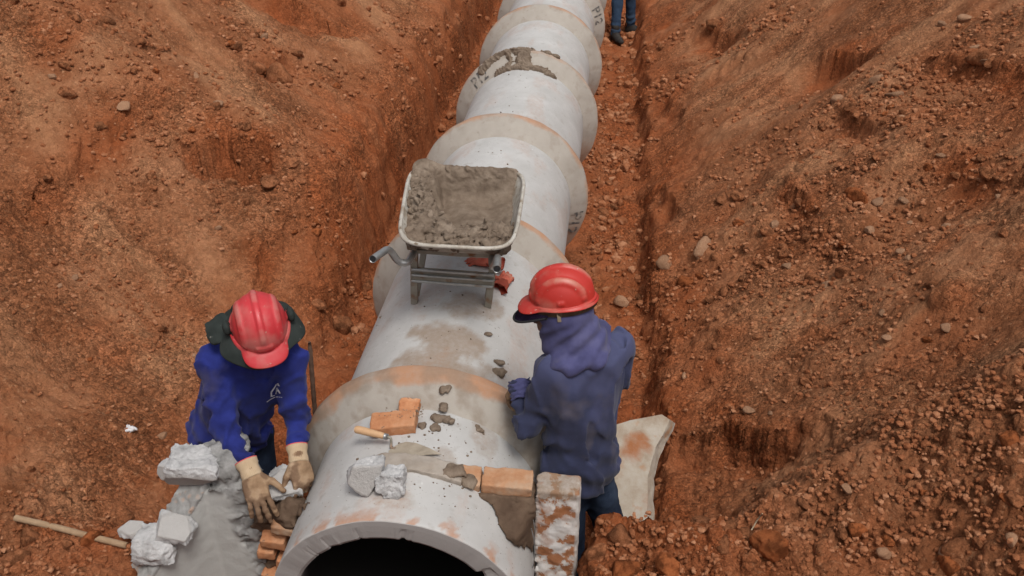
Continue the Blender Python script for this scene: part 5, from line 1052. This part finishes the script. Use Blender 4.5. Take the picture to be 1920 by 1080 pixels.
def helmet_mesh(a=0.128, b=0.106, c=0.132):
    """front +y (visor), crown +z, origin at the middle of the base; three crown ridges, rain lip and visor"""
    nth, nph = 160, 44; th = np.linspace(0, 2 * np.pi, nth, endpoint=False); rows = []
    for j in range(nph):
        p = math.pi / 2 * j / (nph - 1); cz, rr = math.cos(p), math.sin(p) ** 0.92
        x = b * rr * np.sin(th); y = a * rr * np.cos(th); z = c * cz * np.ones(nth)
        xn = x / b; f = np.zeros(nth)
        lim = sst(1.0, 0.86, np.abs(y / a) + .0) * sst(0.10, 0.30, cz)
        f += 0.0075 * np.exp(-(x / 0.0125) ** 4) * lim
        for s_ in (-1, 1): f += 0.0060 * np.exp(-((x - s_ * 0.070) / 0.011) ** 4) * lim * sst(0.92, 0.7, np.abs(y / a))
        nrm = np.stack([x / b ** 2, y / a ** 2, z / c ** 2], -1); nrm /= np.linalg.norm(nrm, axis=1)[:, None]
        # small moulded bosses just above the brim
        for t0 in (-2.35, -1.57, -.75, .75, 1.57, 2.35):
            dt = np.abs((th - t0 + np.pi) % (2 * np.pi) - np.pi); f += 0.0045 * sst(.13, .09, dt) * sst(0.07, .10, cz) * sst(0.24, .20, cz)
        f += 0.005 * sst(.34, .30, np.abs((th + np.pi) % (2 * np.pi) - np.pi)) * sst(.06, .09, cz) * sst(.30, .24, cz + .0)
        rows.append(np.stack([x, y, z], -1) + nrm * f[:, None])
    fr = np.clip(np.cos(th), 0, 1); vis = 0.010 + 0.042 * sst(0.62, 0.97, np.cos(th)) + .004 * sst(.2, -1, np.cos(th)); drop = -0.006 - 0.020 * sst(.4, 1, np.cos(th)) - .006 * sst(0, -1, np.cos(th))
    bx, by = b * np.sin(th), a * np.cos(th); nx, ny = np.sin(th) / b, np.cos(th) / a; nl = np.hypot(nx, ny); nx, ny = nx / nl, ny / nl
    for t, dz in ((.12, 0.0), (.35, -.001), (.65, -.003), (.95, -.005), (1.0, -.009), (.96, -.0105)):
        rows.append(np.stack([bx + nx * vis * t, by + ny * vis * t * (1.0), drop * t + dz * .6 + .001], -1))
    for t in (.5, .0): rows.append(np.stack([bx + nx * vis * t, by + ny * vis * t, drop * t - .006], -1))
    for j in range(nph - 1, -1, -4):
        p = math.pi / 2 * j / (nph - 1); rr = math.sin(p) ** .92; rows.append(np.stack([(b - .005) * rr * np.sin(th), (a - .005) * rr * np.cos(th), np.full(nth, (c - .005) * math.cos(p) - .006 * rr)], -1))
    V = np.concatenate(rows); n = len(rows); I = np.arange(n * nth).reshape(n, nth); J_ = np.roll(I, -1, 1); F_ = np.stack([I[:-1], I[1:], J_[1:], J_[:-1]], -1).reshape(-1, 4)[:, ::-1]
    me_ = mesh_np('helmet', V, F_)
    def at(P):
        top = np.zeros(len(P)); 
        ridge = np.exp(-(P[:, 0] / .010) ** 4) + sum(np.exp(-((P[:, 0] - s_ * .070) / .009) ** 4) for s_ in (-1, 1)); e = np.sqrt((P[:, 0] / b) ** 2 + (P[:, 1] / a) ** 2 + (P[:, 2] / c) ** 2)
        return {'scuff': np.clip(ridge, 0, 1) * sst(1.03, 1.05, e) * sst(-.15, .35, fbm3(P, 12, 3) + .1) * sst(.03, .10, P[:, 2])}
    return paint(me_, at)
def hmat(c, f, u):
    u = Vector(u).normalized(); f = Vector(f); f = (f - u * f.dot(u)).normalized(); r = f.cross(u); return Matrix.Translation(c) @ Matrix((r, f, u)).transposed().to_4x4(), r, f, u
def V3_(*a): return Vector(a)

# ---- left worker: bent forward, setting a piece of concrete with both hands
J = dict(pel=V3_(-0.93, -2.37, 0.20), neck=V3_(-0.662, -2.535, 0.805), shL=V3_(-0.530, -2.525, 0.735), shR=V3_(-0.840, -2.565, 0.750), elL=V3_(-0.545, -2.52, 0.43), elR=V3_(-0.775, -2.68, 0.49), wrL=V3_(-0.485, -2.70, 0.375), wrR=V3_(-0.640, -2.815, 0.385), tipL=V3_(-0.435, -2.79, 0.25), tipR=V3_(-0.565, -2.93, 0.25))
fl = tz(-0.95, -2.15)
J.update(hipL=V3_(-0.86, -2.30, .12), hipR=V3_(-1.02, -2.36, .12), knL=V3_(-0.84, -2.36, -.24), knR=V3_(-1.03, -2.44, -.24), anL=V3_(-0.88, -2.24, fl + .10), anR=V3_(-1.08, -2.26, fl + .10), ftL=V3_(.4, -.9, 0).normalized(), ftR=V3_(.2, -1, 0).normalized(), floorL=fl, floorR=fl)
HM, hr, hf, hu = hmat(V3_(-0.605, -2.580, 0.945), (0.42, -0.80, -0.62), (0.17, -0.40, 0.90))
J.update(head=HM.translation - hu * .035, hr=hr, hf=hf, hu=hu)
p1 = link('person', body_mesh(J), M['skin']); tag(p1, 'person in royal blue shirt and pinkish red helmet bending over with gloved hands', 'person')
link('shirt', shirt_mesh(J, .07, 1.02, 1.15, seed=1.0, cut=.05), M['blue'], p1); shirt1 = p1.children[-1]
link('trousers', trousers_mesh(J, seed=2.0), M['jeans'], p1)
for s_ in 'LR': link('boot', boot_mesh(J, s_), M['boot'], p1)
ho = link('helmet', helmet_mesh(), M['helmet_pink'], p1); ho.matrix_world = HM @ Matrix.Translation((0, 0, 0))
# dark cloth hat under the helmet: wide drooping brim
nth, nr_ = 140, 16; th = np.linspace(0, 2 * np.pi, nth, endpoint=False); rows = []; fr_ = np.cos(th)
for sgn in (1, -1):
    rr_ = range(nr_) if sgn > 0 else range(nr_ - 1, -1, -1)
    for j in rr_:
        t = j / (nr_ - 1); fr_ = np.cos(th); sd = np.abs(np.sin(th)); Lb = 0.064 + 0.010 * np.sin(th * 3 + .6) + .03 * sst(.3, 1, sd) * (np.sin(th) > 0) * .6 + .012 * sst(.2, .9, -fr_)
        e = t * Lb; dr = -(e ** 1.25) * (1.0 + .5 * sd) - .012 * t * np.sin(th * 4 + 1.0) - .03 * t * sst(.2, .9, -fr_)
        w_ = 0.010 * t * np.sin(th * 5 + 2)
        rows.append(np.stack([(.104 + e * .82 + w_) * np.sin(th), (.128 + e * (.62 - .12 * sst(.3, 1, fr_))) * np.cos(th), -.008 + dr - (0.004 if sgn < 0 else 0)], -1))
V = np.concatenate(rows); n = len(rows); I = np.arange(n * nth).reshape(n, nth); Jx = np.roll(I, -1, 1); F_ = np.stack([I[:-1], I[1:], Jx[1:], Jx[:-1]], -1).reshape(-1, 4)[:, ::-1]; F_ = np.concatenate([F_, np.stack([I[-1], I[0], Jx[0], Jx[-1]], -1)[:, ::-1]])
hb = link('hat_brim', mesh_np('hat_brim', V, F_), M['hatcloth'], p1); hb.matrix_world = HM
# neck flap hanging behind
g = SDF((-.20, -.28, -.20), (.20, .10, .06), .007); g.ell((0, -.02, -.02), (.112, .128, .10)); g.ell((0, -.02, -.03), (.103, .119, .13), op='d'); g.ell((.150, -.060, -.062), (.070, .062, .012), cols(Vector((.86, -.1, -.5)), Vector((.12, 1, 0)), Vector((.5, .06, .86))), k=.03); g.cap((.06, -.15, -.085), (-.07, -.14, -.09), .018, .018, k=.03)
g.half((0, .03, 0), (0, 1, -.25)); g.disp(lambda P: .010 * fbm3(P, 14, 3)); fl_ = link('hat_flap', g.mesh('hat_flap', 1), M['hatcloth'], p1); fl_.matrix_world = HM
for s_ in (-1, 1):
    g = SDF((-.05,) * 3, (.05,) * 3, .005); g.ell((0, 0, 0), (.016, .030, .03)); g.disp(lambda P: .004 * fbm3(P, 30, 2)); o = link('hat_side', g.mesh('hat_side'), M['hatcloth'], p1); o.matrix_world = HM @ Matrix.Translation((s_ * .122, -.01, .012))
# gloves
def glove(p, J, s_, back, curls, thumb, spread=.1, fat=1.0, bend=.3, pink=True):
    side = 1 if s_ == 'R' else -1; k_ = 1.13 if pink else 1.0
    o = link('glove', hand_mesh('glove', side, curls, spread, thumb, fat=fat, thumb_bend=bend), M['glove'], p); mw = hand_matrix(J['wr' + s_], J['tip' + s_], back); o.matrix_world = mw @ Matrix.Scale(k_, 4)
    if not pink: return o
    c = link('cuff', cuff_mesh(.033, .038, .075), M['glove_cuff'], o)
    d = (J['wr' + s_] - J['el' + s_]).normalized(); hx = (J['tip' + s_] - J['wr' + s_]).normalized(); c.matrix_world = Matrix.Translation(J['wr' + s_] + hx * .012) @ frame((d + hx * .9), back).to_4x4()
    if pink:
        bm = bmesh.new(); R = []
        ring = [Vector((-.068, .0445 * math.cos(2 * math.pi * i / 30), 0.0375 * math.sin(2 * math.pi * i / 30))) for i in range(31)]; tube(bm, ring, .0022, 6, False); e_ = link('edging', bm_mesh(bm, 'edging', True), M['pink'], o); e_.matrix_world = c.matrix_world.copy()
    return o
bpy.context.view_layer.update()
glove(p1, J, 'R', (0.25, -0.72, 0.65), [(.25, .25, .15), (.28, .28, .15), (.30, .25, .15), (.32, .25, .15)], (0.62, .80, -.05), .16)
glove(p1, J, 'L', (0.62, -0.45, 0.64), [(.55, .45, .3), (.75, .55, .35), (.85, .6, .4), (.9, .6, .4)], (0.80, .60, -.35), .06)
# printed emblem on the chest
def decal(target, origin, direction, up, size, polys, name, m, parent, lift=.0025):
    bpy.context.view_layer.update(); dg = bpy.context.evaluated_depsgraph_get(); bvh = BVHTree.FromObject(target, dg); D_ = Vector(direction).normalized(); rt = D_.cross(Vector(up)).normalized(); up_ = rt.cross(D_)
    bm = bmesh.new()
    for poly in polys: bm.faces.new([bm.verts.new((x, y, 0)) for x, y in poly])
    bmesh.ops.triangulate(bm, faces=bm.faces[:]); bmesh.ops.subdivide_edges(bm, edges=bm.edges[:], cuts=3, use_grid_fill=True)
    for v in bm.verts:
        o_ = Vector(origin) + rt * (v.co.x * size) + up_ * (v.co.y * size); hit, nrm, i_, ds = bvh.ray_cast(o_, D_)
        v.co = (hit + nrm * lift) if hit is not None else o_ + D_ * .12
    return link(name, bm_mesh(bm, name), m, parent)
EMB = [[(-.42, -.05), (.16, .50), (.20, .40), (-.30, -.10)], [(.22, .50), (.34, .50), (.40, .22), (.26, .28)], [(-.05, -.30), (.10, .18), (.20, .18), (.03, -.30)], [(.10, .18), (.20, .18), (.36, -.30), (.26, -.30)], [(.06, -.12), (.08, -.05), (.26, -.05), (.28, -.12)], [(-.42, -.08), (-.30, -.08), (-.34, -.42), (-.46, -.42)], [(-.46, -.36), (-.46, -.44), (-.12, -.40), (-.10, -.34)], [(-.85, -.74), (-.50, -.58), (-.10, -.48), (-.10, -.53), (-.50, -.64), (-.82, -.80)], [(-.05, -.50), (.12, -.52), (.12, -.56), (-.05, -.54)], [(.16, -.53), (.28, -.57), (.28, -.61), (.16, -.57)], [(.32, -.59), (.44, -.65), (.44, -.69), (.32, -.63)]]
_lo = V3_(-0.545, -2.67, 0.70); _dd = (_lo - Vector(CAMP)).normalized()
decal(shirt1, _lo - _dd * .25, _dd, (0, 0, 1), 0.052, EMB, 'shirt_emblem', M['logo'], p1)

# ---- right worker: standing behind the wall stub, back to us, looking down at the pipe
J = dict(pel=V3_(0.665, -2.50, 0.33), neck=V3_(0.655, -2.475, 0.875), shL=V3_(0.535, -2.54, 0.795), shR=V3_(0.785, -2.385, 0.815), elL=V3_(0.445, -2.57, 0.525), elR=V3_(0.800, -2.33, 0.60), wrL=V3_(0.400, -2.46, 0.640), wrR=V3_(0.63, -2.22, 0.585), tipL=V3_(0.345, -2.40, 0.53), tipR=V3_(0.52, -2.19, 0.56))
fl = min(tz(0.80, -2.40), tz(0.68, -2.45))
J.update(hipL=V3_(0.60, -2.53, .22), hipR=V3_(0.715, -2.46, .22), knL=V3_(0.63, -2.50, -.14), knR=V3_(0.80, -2.42, -.14), anL=V3_(0.665, -2.56, fl + .09), anR=V3_(0.83, -2.44, fl + .09), ftL=V3_(-.3, 1, 0).normalized(), ftR=V3_(-.2, 1, 0).normalized(), floorL=fl, floorR=fl)
HM, hr, hf, hu = hmat(V3_(0.560, -2.475, 1.090), (-0.96, -0.03, -0.20), (-0.13, 0.06, 0.98))
J.update(head=HM.translation - hu * .037 + hf * .014, hr=hr, hf=hf, hu=hu)
p2 = link('person', body_mesh(J), M['skin']); tag(p2, 'person in dusty navy hooded shirt and bright red helmet, back turned, beside the pipe', 'person')
sh = shirt_mesh(J, .135, 0.97, 1.0, seed=5.0); 
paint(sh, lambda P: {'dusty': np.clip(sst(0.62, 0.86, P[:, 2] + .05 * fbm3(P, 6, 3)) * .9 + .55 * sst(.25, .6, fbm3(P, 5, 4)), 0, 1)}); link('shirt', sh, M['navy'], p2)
link('trousers', trousers_mesh(J, seed=4.0, fat=.9), M['jeans'], p2)
for s_ in 'LR': link('boot', boot_mesh(J, s_), M['boot'], p2)
ho = link('helmet', helmet_mesh(), M['helmet'], p2); ho.matrix_world = HM @ Matrix.Scale(.965, 4)
# cloth hood over head and shoulders
hd = J['head']; HB = cols(hr, hf, hu); g = SDF(np.array(hd) - .27, np.array(hd) + .20, .0065)
g.ell(hd + hu * .005, (.094, .112, .125), HB); g.cap(hd - hf * .03 - hu * .05, J['neck'] + V3_(-.015, 0, .0), .088, .105, k=.05); g.cap(hd + hf * .04 - hu * .11, J['neck'] + V3_(-.085, -.05, -.03), .055, .060, k=.05)
for (a, b, ra) in (((.735, -2.40, .885), (.70, -2.56, .865), .032), ((.70, -2.56, .865), (.60, -2.60, .845), .030), ((.60, -2.60, .845), (.525, -2.56, .83), .024), ((.735, -2.40, .885), (.66, -2.34, .90), .030)): g.cap(a, b, ra * .8, ra * .8, k=.040)
g.ell(hd + hf * .112 - hu * .035, (.075, .072, .090), HB, k=.010, op='d')
def hood_d(P):
    s_ = (P - np.array(hd)) @ np.array(hu); a_ = (P - np.array(hd)) @ np.array(hf)
    return .0055 * np.sin(95 * (s_ * .8 + a_ * .65) + 3.2 * n3(P[:, 0] * 8, P[:, 1] * 8, P[:, 2] * 8)) * sst(-.02, -.08, s_) + .006 * fbm3(P, 12, 3)
g.disp(hood_d); hoodm = g.mesh('hood', 1); link('hood', hoodm, M['hood'], p2)
# beige head band, cap peak with dark edge under the helmet, ear strap
def arc_band(z0, z1, off, t0, t1, a=.128, b=.101, n=60):
    bm = bmesh.new(); A, B = [], []
    for i in range(n + 1):
        t = t0 + (t1 - t0) * i / n; A.append(bm.verts.new(((b + off) * math.sin(t), (a + off) * math.cos(t), z0))); B.append(bm.verts.new(((b + off - .002) * math.sin(t), (a + off - .002) * math.cos(t), z1)))
    for i in range(n): bm.faces.new((A[i], A[i + 1], B[i + 1], B[i]))
    bmesh.ops.solidify(bm, geom=bm.faces[:], thickness=.003); return bm
bd = link('head_band', bm_mesh(arc_band(-.004, -.034, .004, .75, 2 * math.pi - .75), 'head_band', True), M['band'], p2); bd.matrix_world = HM
st_ = link('ear_strap', None, None, p2) if False else None
bm = bmesh.new(); box(bm, (-.101, .012, -.032), (.004, .014, .045)); o = link('ear_strap', bm_mesh(bm, 'ear_strap', bevel=.001), M['band'], p2); o.matrix_world = HM
bm = bmesh.new(); n = 44; In, Out, edge = [], [], []
for i in range(n + 1):
    t = -1.15 + 2.30 * i / n; k_ = sst(-.1, .75, math.cos(t) - .38) * .92; inn = Vector((.100 * math.sin(t), .124 * math.cos(t), -.026)); ou = Vector((.108 * math.sin(t) * 1.04, .128 * math.cos(t) + .078 * k_, -.042 - .042 * k_ + .010 * math.sin(t) ** 2)); In.append(bm.verts.new(inn)); Out.append(bm.verts.new(ou)); edge.append(ou)
for i in range(n): bm.faces.new((In[i], In[i + 1], Out[i + 1], Out[i]))
bmesh.ops.solidify(bm, geom=bm.faces[:], thickness=.004); pk = link('cap_peak', bm_mesh(bm, 'cap_peak', True), M['purple'], p2); pk.matrix_world = HM
bm = bmesh.new(); tube(bm, edge, .0048, 8); o = link('peak_edging', bm_mesh(bm, 'peak_edging', True), M['black_trim'], pk); o.matrix_world = HM
glove(p2, J, 'L', (0.2, -.3, .9), [(.6, .6, .4)] * 4, (0.75, .6, -.3), .05, pink=False); glove(p2, J, 'R', (0.2, .3, .9), [(.6, .6, .4)] * 4, (0.75, .6, -.3), .05, pink=False)
# bunched sleeve end
bm = bmesh.new(); d = (J['wrL'] - J['elL']).normalized(); c = J['wrL']; rings = 12; R = []; a_ = d.orthogonal().normalized(); b_ = d.cross(a_)
for j in range(rings):
    t = j / (rings - 1); rad = .047 + .0045 * math.sin(t * 26) - .010 * max(0, t - .8) * 5 * .5
    R.append([bm.verts.new(c + d * (-.055 + .075 * t) + (a_ * math.cos(2 * math.pi * i / 28) + b_ * math.sin(2 * math.pi * i / 28)) * (rad + .002 * math.sin(i * 1.7 + j)) + d * .004 * math.sin(i * .9 + j * .4)) for i in range(28)])
for A, B in zip(R[:-1], R[1:]):
    for i in range(28): bm.faces.new((A[i], A[(i + 1) % 28], B[(i + 1) % 28], B[i]))
bmesh.ops.recalc_face_normals(bm, faces=bm.faces[:]); bmesh.ops.solidify(bm, geom=bm.faces[:], thickness=.003); link('sleeve_end', bm_mesh(bm, 'sleeve_end', True), M['hood'], p2)

# ---- third person: only the legs are in the picture
x0, y0 = 0.80, 6.62; fa, fb = tz(0.74, 6.55), tz(0.95, 7.05)
J = dict(pel=V3_(.83, 6.82, fa + .93), neck=V3_(.80, 6.80, fa + 1.47), shL=V3_(.64, 6.72, fa + 1.40), shR=V3_(.98, 6.86, fa + 1.40), elL=V3_(.60, 6.82, fa + 1.13), elR=V3_(1.03, 6.98, fa + 1.13), wrL=V3_(.62, 7.0, fa + 1.0), wrR=V3_(.96, 7.14, fa + 1.0), tipL=V3_(.62, 7.15, fa + .95), tipR=V3_(.9, 7.28, fa + .95),
         hipL=V3_(.76, 6.80, fa + .88), hipR=V3_(.91, 6.86, fa + .88), knL=V3_(.755, 6.72, fa + .48), knR=V3_(.925, 7.02, fa + .50), anL=V3_(.75, 6.62, fa + .09), anR=V3_(.955, 7.08, fb + .09), ftL=V3_(.35, -.6, 0).normalized(), ftR=V3_(.9, -.3, 0).normalized(), floorL=fa, floorR=fb)
HM, hr, hf, hu = hmat(V3_(.80, 6.83, fa + 1.66), (-.2, 1, -.2), (0, .1, 1)); J.update(head=HM.translation - hu * .035, hr=hr, hf=hf, hu=hu)
p3 = link('person', body_mesh(J, .013), M['skin']); tag(p3, 'person in blue jeans and dark boots standing far up the trench, only legs in view', 'person')
link('shirt', shirt_mesh(J, .12, 1.0, 1.0, h=.013, seed=9.0), M['navy'], p3); link('trousers', trousers_mesh(J, .010, 1.0, 8.0), M['jeans_blue'], p3)
for s_ in 'LR': link('boot', boot_mesh(J, s_), M['boot'], p3)
ho = link('helmet', helmet_mesh(), M['helmet'], p3); ho.matrix_world = HM
